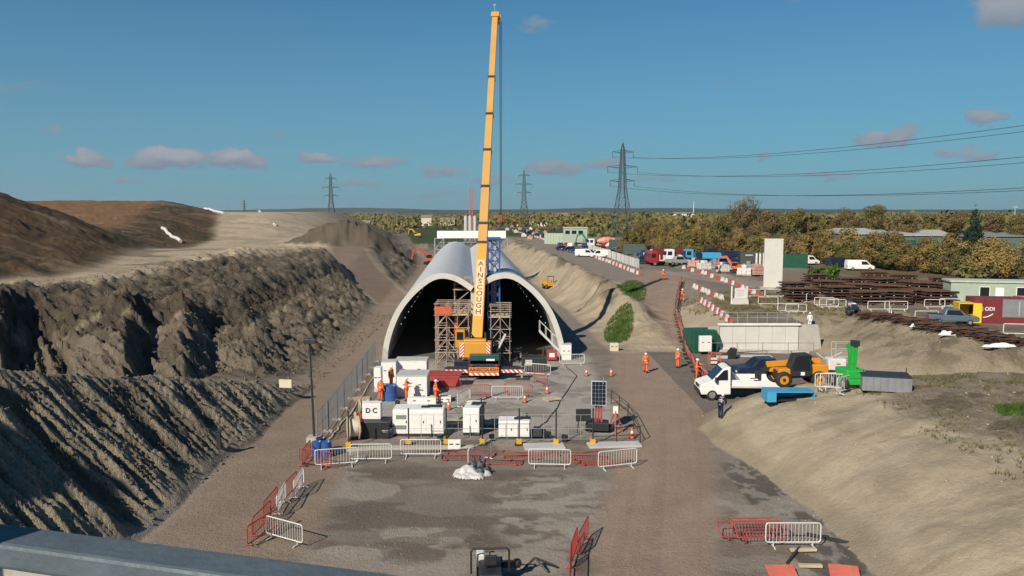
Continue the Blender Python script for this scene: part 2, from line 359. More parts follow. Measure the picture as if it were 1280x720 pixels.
    gre = (x > 11.5)*sm((.9-np.hypot((x-13+wx*.5)/3.0, (y-36+wy)/11))/.25); put((.105, .092, .08), gre); put((.33, .30, .265), gre*sm((fbm(x/.5, y/.7, 4, 84)-.1)/.15)*.5)
    pale = site*(y < 60)*sm((fbm(x/4+5, y/2.6, 5, 86)-.12)/.12)*(np.abs(x+2) < 17); put((.285, .25, .21), pale*.7)
    # stone hardstanding round the tunnel mouth
    hs = (1-sm((np.abs(x+3.2-.0*y+wx*.3)-9.8)/1.2))*sm((y-48.5+wy*.2)/1.2)*(1-sm((y-77+wy)/3)); put((.33, .305, .27), hs*.9); put((.20, .175, .15), hs*sm((fbm(x/1.6, y/1.6, 4, 85)-.05)/.2)*.7)
    # roads
    dL = dpoly(x+wx*.25, y+wy*.25, LROAD, [3.5,3.2,3.0,2.6,2.4,2.4,2.6,2.4,2.2,2.2])
    put((.215, .168, .128), 1-sm((dL+.4)/1.2))
    put((.262, .195, .148), 1-sm((dRd+wx*.25+.2)/1.3)); 
    rut = sm((fbm((x-rc)/.55, y/22, 3, 87)-.0)/.3); put((.195, .150, .118), (1-sm((dRd+.5)/.9))*rut*.35)
    # left bank
    inb = sm(dF/1.2)
    put((.20, .166, .124), inb*(x < -5)); 
    gv = sm((.04-s1-s2*.5)/.22); put((.10, .083, .064), inb*gv*.75*(x < -5)*(1-.5*sm((y-95)/40)))  # bank grooves darkened: their shade is put into the colour
    dk = sm((t-.46+n1*.3)/.15)*(1-sm((dF-20.5+wx)/2.5)); put((.080, .063, .047), inb*dk*.92*(x < -5)*(1-.45*sm((y-92)/30)))
    put((.20, .165, .12), inb*dk*sm((rough1-.2)/.15)*.35*(x < -5)); put((.075, .07, .04), inb*dk*sm((fbm(x/3.5, y/3.5, 4, 102)-.15)/.15)*.35*(x < -5))
    bench = np.exp(-((t-.60-.05*n3-.03*n1)/.022)**2)*(y > 58)*(x < -16)*(y < 105); put((.30, .25, .18), bench*.8)
    top = sm((dF-19+wx*.8-2.5*sm((y-95)/20)*-1)/3.5)*(x < -5)
    put((.36, .295, .21), top*(1-sm((y-330)/60))); put((.24, .195, .14), top*sm((fbm(x/9, y/5, 4, 103)-.02)/.2)*.6*(1-sm((y-330)/60)))
    put((.13, .105, .075), top*sm((fbm(x/6, y/9, 4, 115)-.10)/.12)*(y > 92)*(1-sm((y-300)/60))*.75*sm((x+62)/10))
    grs = top*sm((.8-np.hypot((x+27)/8, (y-84)/9))/.3)*sm((fbm(x/2, y/2, 3, 104))/.2); put((.10, .095, .045), grs*.9)
    put((.095, .078, .060), sm((spoil-.35)/.5)); put((.17, .14, .105), sm((spoil2-.4)/.6)*.8)
    put((.19, .145, .112), (1-sm((dR-.1)/1.0))*(y > 121)*(y < 200))
    put((.33, .28, .205), sm((dR-.2)/.8)*(1-sm((dR-3.0)/1.5))*(y > 121)*(y < 190)*.7)
    # brown hill
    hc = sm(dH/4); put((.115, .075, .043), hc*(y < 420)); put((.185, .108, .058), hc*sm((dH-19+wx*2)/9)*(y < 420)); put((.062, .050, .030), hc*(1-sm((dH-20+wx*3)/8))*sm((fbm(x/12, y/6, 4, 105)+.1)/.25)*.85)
    put((.21, .17, .12), hc*sm((fbm(pH/3, dH/22, 4, 106)-.22)/.12)*.55)
    # near heap
    hm = (heap > .25)*(x < -14)*(y < 66); put((.31, .262, .195), hm); put((.12, .098, .074), hm*sm((.02-st+n1*.2)/.2)*.85); put((.30, .255, .185), hm*(1-sm((q-1.0+wx*.4)/1.2))*.6); put((.30, .26, .19), hm*sm((q-dc+.5)/.5)*(1-sm((q-dc-.6)/.6))*.8)  # groove shade and a lit crest line put into the heap colours
    put((.12, .1, .075), (big > heap)*(big > .5)*(x < -10)*1.0)
    # right embankment, pit and mound: chalk and clay
    em = sm((dE-.1)/.8)*(1-sm((dE-7.2+wx*.5)/1.2))*(y > 79)*(y < 300); put((.33, .275, .195), em)
    put((.115, .09, .055), sm((dE-4.6+wx)/1.2)*(1-sm((dE-9.0+wx*.6)/1.2))*(y > 95)*(y < 320)*sm((fbm(x/3, y/6, 4, 107)+.05)/.2)*.85)
    put((.25, .2, .14), em*sm((fbm(pE/2.2, dE/6, 4, 109)-.02)/.15)*.7)
    for (gx, gy, ax_, ay_) in GREENS:
        put((.06, .095, .025), sm((1.0-np.hypot((x-gx-(y-gy)*.16+wx*.6)/ax_, (y-gy+wy*1.5)/ay_))/.5+n2*.8)*.9)
    ck = (e > 0)*(y > 76)*(y < 104)*(x < 26)*(1-sm((np.abs(x-20.5-(y-88)*.2)-2.6)/1.2)); put((.33, .28, .20), ck)
    scr = (y > 84)*(y < 118)*sm((.95-np.hypot((x-29+wx)/7, (y-98+wy)/10))/.3); put((.17, .13, .085), scr*.9); put((.10, .092, .045), scr*sm((fbm(x/2, y/2, 4, 108)-.05)/.2)*.8)
    put((.31, .258, .182), sm(dP/.8)*(1-sm((dP-11+wx)/1.5))*(x > 26)*(y < 100)); put((.17, .135, .09), lip*sm((lump-.22)/.15)*(x > 26)*(y < 100)*.8)
    up = sm((dP-12+wx)/1.5)*(x > 26)*(y < 150); put((.19, .145, .115), up)
    fl = (y > 55)*(y < 79.6)*(x > 13.5)*(1-sm((dP+.2)/.5)*(x > 26))*(md < .05); put((.155, .13, .11), fl)
    mm = (md > .04)*(x > 5); put((.315, .266, .192), mm); put((.27, .226, .16), mm*sm((fbm(x/2.5, y/2.5, 5, 110)-.0)/.25)*.75); put((.215, .175, .122), mm*sm((fbm(pM/1.1+dM*.05, dM/7, 4, 112)-.16)/.12)*.6); put((.36, .31, .225), mm*sm((.95-np.hypot((x-18.3+wx)/3.0, (y-50.5+wy)/3.2))/.3)*sm((fbm(x/.7, y/.7, 4, 113)-.02)/.12)*.8); put((.22, .185, .13), mm*(1-sm((dM-.5+n1)/.9))*.7)
    tp = mm*sm((x-21.3+wx*1.4+(y-42)*.06)/1.8)*sm((dM-4)/2); put((.25, .208, .155), tp*.85); put((.12, .1, .06), tp*sm((fbm(x/1.2, y/1.2, 4, 111)-.10)/.15)*.7)
    put((.055, .105, .02), mm*sm((1-np.hypot((x-27.4+wx*.4)/2.6, (y-40.2)/2.2))/.35))
    lane = dpoly(x, y, [(30,149),(33,138),(38,118),(44,104),(60,92)], [3,3,2.4,2.2,2.2]); put((.30, .25, .215), 1-sm((lane+.2)/.8))
    park = (x > 30)*(y > 150)*(y < 215)*(x < 75); put((.20, .175, .15), park*.8)
    hg = (x > 22)*sm((y-126+.0*x)/10)*sm((x-54+wx)/6)*(y < 330); put((.12, .095, .05), hg*.9)
    far = sm((r-1400)/3500)[..., None]; C = C*(1-far*.35)+np.array([.06, .07, .055])*far*.35
    hl = sm((r-5200)/1200); put((.042, .052, .040), hl*.8)
    rough = np.clip(.25+.75*np.maximum.reduce([onslope, inh*hm, hc*1.0, lip*1.0, tp]), 0, 1)
    return z, C, rough
def onr(dE, y): return sm(dE/3)*(1-sm((dE-10)/2))
def gz(x, y): return float(terrain(np.array([x]), np.array([y]))[0])
def at(px, py, z=None, dz=0):
    """survey helper: the point of the ground (or of a level z) seen at a pixel of the 1280 x 720 photograph"""
    cx, cy = (px-640)/1000, (360-py)/1000
    cp, sp = math.cos(PITCH), math.sin(PITCH)
    d = (cx, cp+cy*sp, -sp+cy*cp)
    if z is not None:
        t = (z-CAMH)/d[2]; return Vector((d[0]*t, d[1]*t, z+dz))
    T = np.geomspace(24, 1500, 1400); zz = terrain(d[0]*T, d[1]*T); k = np.nonzero(CAMH+d[2]*T <= zz)[0]
    if len(k) == 0: t = T[-1]
    else:
        i = max(1, k[0]); T2 = np.linspace(T[i-1], T[i], 12); z2 = terrain(d[0]*T2, d[1]*T2); k2 = np.nonzero(CAMH+d[2]*T2 <= z2)[0]; t = T2[k2[0]] if len(k2) else T2[-1]
    return Vector((d[0]*t, d[1]*t, CAMH+d[2]*t+dz))
def make_ground():
    fine = np.radians(np.linspace(-40, 40, 880)); side = np.radians(np.linspace(42, 318, 140))
    A = np.concatenate([fine, side]); nA = len(A)
    rs = [1.5]
    while rs[-1] < 9500:
        r = rs[-1]; rs.append(r*(1.12 if r < 16 else 1.0055 if r < 30 else 1.0036 if r < 130 else 1.008 if r < 420 else 1.045))
    Rr = np.array(rs); nR = len(Rr)
    X = (Rr[:, None]*np.sin(A)[None]).ravel(); Y = (Rr[:, None]*np.cos(A)[None]).ravel()
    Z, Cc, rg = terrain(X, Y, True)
    co = np.stack([X, Y, Z], 1); co = np.concatenate([co, [[0, 0, 0]]])
    i = np.arange(nR-1)[:, None]; j = np.arange(nA)[None]; j2 = (j+1) % nA
    q = np.stack([(i*nA+j), (i*nA+j2), ((i+1)*nA+j2), ((i+1)*nA+j)], -1).reshape(-1, 4)
    q = q[:, ::-1]
    tri = np.stack([np.full(nA, len(co)-1), (np.arange(nA)+1) % nA, np.arange(nA)], 1)
    me = bpy.data.meshes.new('ground'); nf = len(q)+len(tri)
    me.vertices.add(len(co)); me.vertices.foreach_set('co', co.ravel())
    loops = np.concatenate([q.ravel(), tri.ravel()]); me.loops.add(len(loops)); me.loops.foreach_set('vertex_index', loops)
    st = np.concatenate([np.arange(len(q))*4, len(q)*4+np.arange(len(tri))*3]); me.polygons.add(nf); me.polygons.foreach_set('loop_start', st)
    me.polygons.foreach_set('use_smooth', np.ones(nf, bool)); me.update(); me.validate()
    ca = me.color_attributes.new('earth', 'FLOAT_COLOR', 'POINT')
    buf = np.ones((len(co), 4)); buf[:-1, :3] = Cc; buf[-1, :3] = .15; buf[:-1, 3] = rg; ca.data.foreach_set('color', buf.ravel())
    m = bpy.data.materials.new('earth'); m.use_nodes = True; t = m.node_tree; b = t.nodes['Principled BSDF']; b.inputs['Roughness'].default_value = .95; b.inputs['Specular IOR Level'].default_value = .15
    at_ = N(t, 'ShaderNodeVertexColor', layer_name='earth'); co_ = N(t, 'ShaderNodeTexCoord')
    def noise(sc, det, rough=.6):
        n = N(t, 'ShaderNodeTexNoise'); n.inputs['Scale'].default_value = sc; n.inputs['Detail'].default_value = det; n.inputs['Roughness'].default_value = rough
        t.links.new(co_.outputs['Object'], n.inputs[0]); return n.outputs[0]
    na = noise(.35, 8, .7); nb = noise(4.5, 6, .7); nc = noise(16, 3, .6)
    k = mth(t, 'ADD', mth(t, 'ADD', mth(t, 'MULTIPLY', na, .75), mth(t, 'MULTIPLY', mth(t, 'SUBTRACT', nb, .5), mth(t, 'ADD', mth(t, 'MULTIPLY', at_.outputs[1], 1.0), .22))), mth(t, 'ADD', mth(t, 'MULTIPLY', mth(t, 'SUBTRACT', nc, .5), mth(t, 'ADD', mth(t, 'MULTIPLY', at_.outputs[1], .8), .05)), .68))
    mx = N(t, 'ShaderNodeVectorMath', operation='SCALE'); t.links.new(at_.outputs[0], mx.inputs[0]); t.links.new(k, mx.inputs['Scale'])
    t.links.new(mx.outputs[0], b.inputs['Base Color'])
    h = mth(t, 'ADD', mth(t, 'MULTIPLY', nb, .5), mth(t, 'MULTIPLY', nc, .3))
    h = mth(t, 'MULTIPLY', h, mth(t, 'ADD', mth(t, 'MULTIPLY', at_.outputs[1], .9), .07))
    bp = N(t, 'ShaderNodeBump'); bp.inputs['Strength'].default_value = 1; bp.inputs['Distance'].default_value = .55
    t.links.new(h, bp.inputs['Height']); t.links.new(bp.outputs[0], b.inputs['Normal'])
    me.materials.append(m); o = bpy.data.objects.new('ground', me); col.objects.link(o); o['kind'] = 'structure'
    return o
ground = make_ground()
# ------------------------------------------------------------------ shared materials
white = mat('white_paint', (.74,.73,.70), .45, var=.06, dirt=.35)
whiteP = mat('white_plastic', (.66,.63,.60), .5, var=.12, dirt=.6)
cream = mat('cream_paint', (.62,.56,.44), .5, dirt=.3)
galv = mat('galvanised_steel', (.50,.51,.51), .42, .55, .2, 3)
galvl = mat('pale_tube_steel', (.66,.65,.62), .45, .15, .15, 3, dirt=.25)
darkst = mat('dark_steel', (.045,.047,.05), .5, .4, .3, 2, dirt=.2)
black = mat('black_rubber', (.018,.018,.018), .8, 0, .3, 3, dirt=.35)
blackp = mat('black_plastic', (.022,.023,.026), .45, 0, .2, 3, dirt=.15)
glass = mat('dark_glass', (.012,.016,.02), .08, 0, .1)
rim = mat('wheel_rim', (.38,.38,.38), .4, .6, .2, 4, dirt=.4)
redp = mat('red_paint', (.34,.05,.045), .5, 0, .25, 2, dirt=.35)
redpl = mat('red_plastic', (.40,.085,.065), .5, 0, .25, 2, dirt=.4)
redor = mat('orange_red_paint', (.56,.115,.05), .5, 0, .2, 2, dirt=.35)
hiviz = mat('orange_workwear', (.72,.135,.03), .8, 0, .2, 6, dirt=.15)
hivizy = mat('yellow_workwear', (.62,.60,.06), .8, 0, .2, 6)
yel = mat('crane_yellow', (.62,.30,.045), .4, 0, .08, .6, dirt=.06)
yelm = mat('machine_yellow', (.60,.33,.02), .45, 0, .12, 2, dirt=.3)
yelb = mat('bright_yellow', (.72,.50,.02), .45, 0, .1, 2, dirt=.2)
amber = mat('machine_amber', (.60,.24,.015), .45, 0, .12, 2, dirt=.25)
blue = mat('strong_blue', (.03,.10,.32), .45, 0, .2, 2, dirt=.25)
skyblue = mat('sky_blue_paint', (.05,.30,.52), .45, 0, .12, 2, dirt=.2)
navy = mat('navy_paint', (.018,.028,.07), .35, .2, .2, 2, dirt=.2)
blueg = mat('blue_grey_paint', (.12,.16,.20), .35, .3, .15, 2, dirt=.3)
green = mat('lift_green', (.02,.36,.05), .45, 0, .12, 2, dirt=.2)
dgreen = mat('dark_green_paint', (.012,.085,.05), .5, 0, .2, 1.2, dirt=.3)
pgreen = mat('pale_green_panel', (.33,.40,.31), .6, 0, .12, .8, dirt=.3)
grey = mat('grey_paint', (.20,.21,.22), .55, 0, .15, 1.5, dirt=.3)
lgrey = mat('light_grey_paint', (.46,.46,.44), .55, 0, .12, 1.5, dirt=.3)
concr = mat('concrete', (.40,.375,.33), .85, 0, .18, .7, bump=.3, dirt=.25)
concrl = mat('pale_concrete', (.56,.54,.49), .8, 0, .1, .6, bump=.2, dirt=.2)
rust = mat('rusty_steel', (.105,.05,.032), .85, .2, .45, 3, bump=.4)
rustd = mat('dark_rusty_steel', (.05,.03,.024), .85, .2, .45, 3, bump=.4)
wood = mat('pale_timber', (.50,.40,.27), .8, 0, .25, 3)
tarp = mat('white_sheeting', (.70,.70,.68), .6, 0, .1, 1.5, bump=.5, dirt=.2)
tarpb = mat('black_sheeting', (.03,.033,.045), .55, 0, .3, 1.5, bump=.5)
skin = mat('skin', (.45,.26,.18), .6, 0, .1, 6)
maroon = mat('maroon_paint', (.17,.025,.03), .5, 0, .2, 1.5, dirt=.25)
pipeb = mat('brown_brick_red', (.22,.085,.06), .85, 0, .3, 2, dirt=.3)

# ------------------------------------------------------------------ bridge parapet under the camera
def to_cam(px, py, below):
    p = at(px, py, CAMH-below); return p
pa = to_cam(-60, 645, .62); pb = to_cam(560, 725, .62)
dirp = (pb-pa).normalized(); nrm = Vector((-dirp.y, dirp.x, 0))
if nrm.y > 0: nrm = -nrm          # towards the camera
par = thing('bridge_parapet', 'wide grey steel parapet capping across the lower left corner, close to the camera', 'parapet', (0, 0, 0))
A0, B0 = pa-dirp*1.5, pb+dirp*1.2
def slab(mb, a, b, n, n0, n1, z0, z1):
    v = []
    for z in (z0, z1):
        for p in (a+n*n0, b+n*n0, b+n*n1, a+n*n1): v.append((p.x, p.y, z))
    return mb.add(v, [(3,2,1,0),(4,5,6,7),(0,1,5,4),(1,2,6,5),(2,3,7,6),(3,0,4,7)])
zt = CAMH-.62
gsteel = mat('weathered_parapet_steel', (.095,.125,.145), .6, .2, .22, 5, bump=.15, dirt=.12)
slab(MB(), A0, B0, nrm, 0, .085, zt-.05, zt).build('capping', gsteel, par, bev=.008)
mbp = MB(); slab(mbp, A0, B0, nrm, .012, .078, zt-.95, zt-.051); mbp.build('panel', mat('parapet_panel', (.36,.36,.33), .6, .1, .2, 4, bump=.2, dirt=.4), par)
slab(MB(), A0-dirp*6, B0+dirp*12, nrm, -.12, 6, zt-2.2, zt-.951).build('bridge_deck', concr, kind='structure')

q = pa+dirp*.02+Vector((math.sin(R(SUN_AZ)), math.cos(R(SUN_AZ)), 0))*.55  # added unseen column, placed sunward so its shadow crosses the capping
t = thing('bridge_column', 'unseen square column added to shade the left end of the parapet capping', 'column', (q.x, q.y, zt-.95)); MB().box((0,0,1.0), (.30,.30,2.0)).build('shaft', gsteel, t); MB().box((0,0,.03), (.5,.5,.06)).build('base_plate', gsteel, t)
# ------------------------------------------------------------------ twin arch tunnel
T0 = Vector((-3.6, 75.2, 0)); TD = Vector((-4.45, 79, 0)).normalized(); TX = Vector((TD.y, -TD.x, 0)); TL = 80.0
tang = math.atan2(-TD.x, TD.y)
tun = thing('twin_arch_tunnel', 'grey twin arched concrete tunnel shell with two dark mouths behind the crane', 'tunnel', T0, tang)
outer = [(0,7.0),(.7,7.5),(1.6,8.02),(2.8,8.3),(3.9,8.12),(5.0,7.45),(6.2,6.35),(7.3,4.9),(8.1,3.1),(8.55,1.4),(8.7,0)]
def catmull(p, k=5):
    q = [p[0]]+p+[p[-1]]; out = []
    for i in range(1, len(q)-2):
        for s in range(k):
            t = s/k; a, b, c, d = [Vector(v) for v in q[i-1:i+3]]
            out.append(tuple(.5*((2*b)+(c-a)*t+(2*a-5*b+4*c-d)*t*t+(3*b-3*c+d-a)*t**3)))
    return out+[p[-1]]
O1 = catmull(outer)
def offset(P, d):
    out = []
    for i, p in enumerate(P):
        a = Vector(P[max(0, i-1)]); b = Vector(P[min(len(P)-1, i+1)]); t = (b-a).normalized(); n = Vector((t.y, -t.x))
        out.append((p[0]+n.x*d, p[1]+n.y*d))
    return out
I1 = offset(O1, .52); I1 = [(max(.3, a), max(0, b)) for a, b in I1]; I1[-1] = (I1[-1][0], 0)
shellm = mat('tunnel_concrete', (.44,.455,.475), .6, 0, .13, .35, dirt=.22)
# joints between the precast rings
def rings(m, col_, wid, step):
    t = m.node_tree; b = t.nodes['Principled BSDF']; co = N(t, 'ShaderNodeTexCoord'); s = N(t, 'ShaderNodeSeparateXYZ'); t.links.new(co.outputs['Object'], s.inputs[0])
    f = mth(t, 'LESS_THAN', mth(t, 'FRACT', mth(t, 'DIVIDE', s.outputs[1], step)), wid/step)
    src = b.inputs['Base Color'].links[0].from_socket; mx = N(t, 'ShaderNodeMixRGB'); t.links.new(mth(t, 'MULTIPLY', f, .6), mx.inputs[0]); t.links.new(src, mx.inputs[1]); mx.inputs[2].default_value = (*col_, 1); t.links.new(mx.outputs[0], b.inputs['Base Color'])
rings(shellm, (.34,.35,.36), .07, 2.0)
innerm = mat('tunnel_lining', (.50,.485,.45), .85, 0, .12, .3, dirt=.2)
for s in (1, -1):
    n = len(O1); mb = MB()
    P = [(s*a, 0, b) for a, b in O1]+[(s*a, TL, b) for a, b in O1]
    f = [(i, i+1, i+1+n, i+n) for i in range(n-1)]
    mb.add(P, f if s > 0 else [q[::-1] for q in f], True)
    o = mb.build('roof_shell', shellm, tun)
    mb = MB(); P = [(s*a, 0, b) for a, b in I1]+[(s*a, TL, b) for a, b in I1]
    mb.add(P, [q[::-1] for q in f] if s > 0 else f, True); mb.build('lining', innerm, tun)
    mb = MB(); P = [(s*a, -.0, b) for a, b in O1]+[(s*a, -.0, b) for a, b in I1]+[(s*a, -.28, b) for a, b in O1]+[(s*a, -.28, b) for a, b in I1]
    fs = []
    for i in range(n-1):
        fs += [(2*n+i, 3*n+i, 3*n+i+1, 2*n+i+1), (i, 2*n+i, 2*n+i+1, i+1), (n+i, n+i+1, 3*n+i+1, 3*n+i)]
    mb.add(P, fs); mb.build('portal_rim', concrl, tun)
mb = MB(); mb.box((0, TL/2, 3.3), (.58, TL-.02, 6.6)); mb.build('central_wall', innerm, tun)
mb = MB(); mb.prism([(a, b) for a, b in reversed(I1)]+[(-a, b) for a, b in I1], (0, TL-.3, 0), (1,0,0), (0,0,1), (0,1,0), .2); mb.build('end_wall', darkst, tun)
mb = MB()
for s in (-1, 1):
    mb.box((s*4.3, 40, .03), (8, TL-.6, .05))
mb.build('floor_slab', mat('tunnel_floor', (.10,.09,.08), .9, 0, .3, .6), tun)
bulb = mat('festoon_bulb', (.9,.9,.85), .5, emit=(1, .93, .8, 1.0)); cablem = blackp
for s, lab in ((-1, 'string of small lamps along the left wall of the left tunnel mouth'), (1, 'string of small lamps along the right wall of the right tunnel mouth')):
    t = thing('string_light', lab, 'lights', T0, tang, 'lamp strings in the tunnel')
    pts = [(s*(7.4-.32*k*.35), 1.5+k*3.6, 2.6+.30*k*.55) for k in range(15)]
    mb = MB(); mb.path(pts, .02, 4); mb.build('cable', cablem, t)
    for p in pts[1:]:
        MB().ball(p, .045, 6).build('bulb', bulb, t)
# staircase on the right inner wall
st = thing('access_stair', 'pale metal access stair inside the right edge of the right tunnel mouth', 'stairs', T0+TX*7.3+TD*.6, tang)
mb = MB(); [mb.box((-.9+.2*i, 0, 2.5-.2*i), (.28, .9, .05)) for i in range(12)]; mb.build('treads', galv, st)
mb = MB()
for y in (-.45, .45):
    mb.bar((-1, y, 2.6), (1.5, y, .1), .06, .2)
    mb.path([(-1, y, 3.6), (1.4, y, 1.2)], .03); [mb.tube((-1+.6*i, y, 2.6-.6*i), (-1+.6*i, y, 3.6-.6*i), .025) for i in range(5)]
mb.build('handrail', galvl, st)

# ------------------------------------------------------------------ white gantry behind the tunnel
g0 = T0+TD*84
gan = thing('white_gantry', 'white box beam gantry on grey lattice legs straddling the far end of the tunnel', 'gantry', g0, tang)
mb = MB(); mb.box((.3, 0, 9.55), (13.6, 1.2, 1.45)); mb.build('beam', mat('gantry_white', (.80,.80,.78), .4, 0, .05, 1), gan, bev=.03)
def lattice(mb, x0, x1, y0, y1, z0, z1, r=.06, bays=None):
    cs = [(x0,y0),(x1,y0),(x1,y1),(x0,y1)]; nb = bays or max(1, int((z1-z0)/max(x1-x0, .5)))
    for c in cs: mb.bar((*c, z0), (*c, z1), r*2)
    for k in range(nb):
        a = z0+(z1-z0)*k/nb; b = z0+(z1-z0)*(k+1)/nb
        for i in range(4):
            p, q = cs[i], cs[(i+1) % 4]
            mb.bar((*p, a), (*q, b), r*1.3); mb.bar((*p, b), (*q, b), r*1.3)
    return mb
for x in (-6.1, 6.5):
    lattice(MB(), x-.9, x+.9, -.6, .6, 0, 8.8, .07).build('leg', galv, gan)
mb = MB()
for i in range(9): mb.tube((-5.6+1.45*i, .2, 6.2+1.2*math.sin(i*.4)), (-5.6+1.45*i, .2, 8.85), .06)
mb.bar((-6, .2, 8.0), (6.4, .2, 8.0), .12); mb.build('hanger_frame', galv, gan)
# ------------------------------------------------------------------ the mobile crane
chev = stripes('red_white_chevron', (.62,.05,.03), (.75,.74,.72), 2.6, (1, 0, .9))
chevo = stripes('orange_white_chevron', (.66,.16,.03), (.75,.73,.70), 2.2, (1, 0, .9))
CR = Vector((-2.35, 65.8, 0)); cz = gz(-2.3, 70)
cr = thing('mobile_crane', 'tall yellow telescopic mobile crane standing in front of the twin tunnel mouths', 'crane', (CR.x, CR.y, cz))
mb = MB(); mb.box((0, 6.3, 1.02), (2.7, 12.4, .62)); mb.box((0, 1.1, 1.5), (2.6, 2.0, .38)); mb.box((0, 11.2, 1.9), (2.6, 2.2, 1.3), taper=.93)
mb.build('carrier', darkst, cr, bev=.04)
for y in (1.3, 2.95, 5.9, 7.5, 9.1, 10.8):
    for s in (-1, 1):
        w = MB().wheel((s*1.12, y, .68), .68, .46, (1, 0, 0)).build('wheel', black, cr)
        MB().tube((s*1.12-.18, y, .68), (s*1.12+.18, y, .68), .42, 14).build('rim', rim, w)
mb = MB(); mb.box((0, -.16, .92), (2.5, .07, .44)); board = mb.build('rear_board', mat('orange_board', (.66,.21,.06), .5, 0, .08, 1), cr)
text('AINSCOUGH', .36, 'lettering', mat('dark_lettering', (.05,.02,.015), .6), board, (0, -.2, .92), (R(90), 0, 0), sx=1.12, bold=.008)
MB().box((0, -.16, .56), (2.5, .06, .22)).build('chevron_strip', chevo, cr)
mb = MB(); mb.box((.05, .55, 1.72), (2.45, .9, .78)); mb.build('engine_housing', mat('teal_housing', (.015,.075,.075), .4, 0, .2, 1), cr, bev=.05)
MB().box((.55, .09, 1.72), (.7, .03, .16)).build('white_marking', white, cr)
for s in (-1, 1):
    MB().box((s*1.05, -.14, 1.3), (.22, .05, .14)).build('tail_light', mat('tail_red', (.5,.02,.02), .3), cr)
# outriggers, front and rear pairs
for y in (.55, 9.9):
    for s in (-1, 1):
        o = MB().box((s*2.2, y, .86), (2.2, .42, .38)).build('outrigger_beam', darkst, cr)
        MB().tube((s*3.2, y, 1.1), (s*3.2, y, .12), .11, 10).build('jack', galv, o)
        MB().box((s*3.2, y, .07), (1.1, 1.1, .1)).build('foot_pad', mat('black_mat', (.05,.045,.04), .8), o)
        if y < 5: MB().box((s*2.35, y-.24, .72), (2.0, .05, .26)).build('chevron_plate', chev, o)
# superstructure
SU = Vector((-.75, 5.4, 1.5))
mb = MB(); mb.box((-.72, 5.4, 1.62), (2.3, 4.4, .42)); mb.tube((-.4, 5.2, 1.3), (-.4, 5.2, 1.5), 1.05, 20)
for s in (-1, 1): mb.prism([(-1.6, 0), (1.4, 0), (.6, 1.4), (-.6, 1.5)], (-.75+s*.72, 5.4, 1.8), (0,1,0), (0,0,1), (1,0,0), .12)
mb.build('turret', darkst, cr, bev=.03)
cw = MB().box((-.8, 2.35, 2.25), (2.75, 1.15, 1.35)).box((-.8, 2.3, 3.02), (1.9, .9, .2)).build('counterweight', yel, cr, bev=.08)
for s in (-1, 1):
    MB().box((-.8+s*1.13, 1.755, 2.25), (.34, .03, 1.15)).build('chevron_panel', stripes('red_white_chevron_steep', (.62,.05,.03), (.78,.76,.72), 3.6, (s*1, 0, 1)) if s > 0 else stripes('red_white_chevron_steep_b', (.62,.05,.03), (.78,.76,.72), 3.6, (-1, 0, 1)), cw)
text('AINSCOUGH', .2, 'lettering', mat('dark_lettering', (.05,.02,.015), .6), cw, (-.75, 1.765, 1.85), (R(90), 0, 0), bold=.004)
mb = MB(); mb.tube((-1.5, 3.6, 2.25), (-.1, 3.6, 2.25), .42, 16); mb.build('winch_drum', darkst, cr)
mb = MB(); mb.prism([(0,0),(1.9,0),(1.9,.9),(1.3,1.6),(0,1.6)], (-2.35, 5.8, 1.75), (0,1,0), (0,0,1), (1,0,0), .85); cab = mb.build('cab', mat('cab_yellow', (.60,.28,.02), .4), cr, bev=.04)
mb = MB(); mb.box((-2.785, 6.6, 2.8), (.02, 1.3, .8)); mb.box((-2.35, 5.79, 2.85), (.6, .02, .7)); mb.build('window', glass, cab)
# telescopic boom
b0 = Vector((-3.12, 72.0, 2.95)); bt = at(619.5, 24, z=CAMH+1e-3) if False else None
elv = math.atan(.338)-PITCH
tipY = 95.0; tip = Vector((-.0205*tipY, tipY, CAMH+tipY*math.tan(elv)))
bd = (tip-b0); BL = bd.length; bd.normalize()
L0 = b0-Vector((CR.x, CR.y, cz))
marks = [0, .235, .29, .40, .515, .635, .765, .995]
sizes = [.96, .89, .83, .78, .73, .69, .65]
tanb = mat('boom_yellow_pale', (.52,.295,.085), .4, 0, .07, .8)
def boxsec(w, h):  # oval-bottomed boom section
    return [(-w/2, h/2), (w/2, h/2), (w/2, -h*.18), (w*.30, -h*.46), (0, -h*.54), (-w*.30, -h*.46), (-w/2, -h*.18)]
side = bd.cross(Vector((0,0,1))).normalized(); upb = side.cross(bd)
def local(p): return p-Vector((CR.x, CR.y, cz))
boom = None
for i in range(7):
    a = local(b0+bd*(marks[i]*BL-(.6 if i == 0 else .0))); b = local(b0+bd*(marks[i+1]*BL))
    prof = boxsec(sizes[i], sizes[i]*1.15); mid = (a+b)/2
    mb = MB(); mb.prism(prof, mid, side, upb, bd, (b-a).length)
    o = mb.build('boom_section', yel if i < 1 else tanb, cr, bev=.02)
    if i == 0: boom = o
    if i:
        MB().prism(boxsec(sizes[i]+.14, (sizes[i]+.14)*1.15), local(b0+bd*marks[i]*BL), side, upb, bd, .28).build('collar', darkst, o)
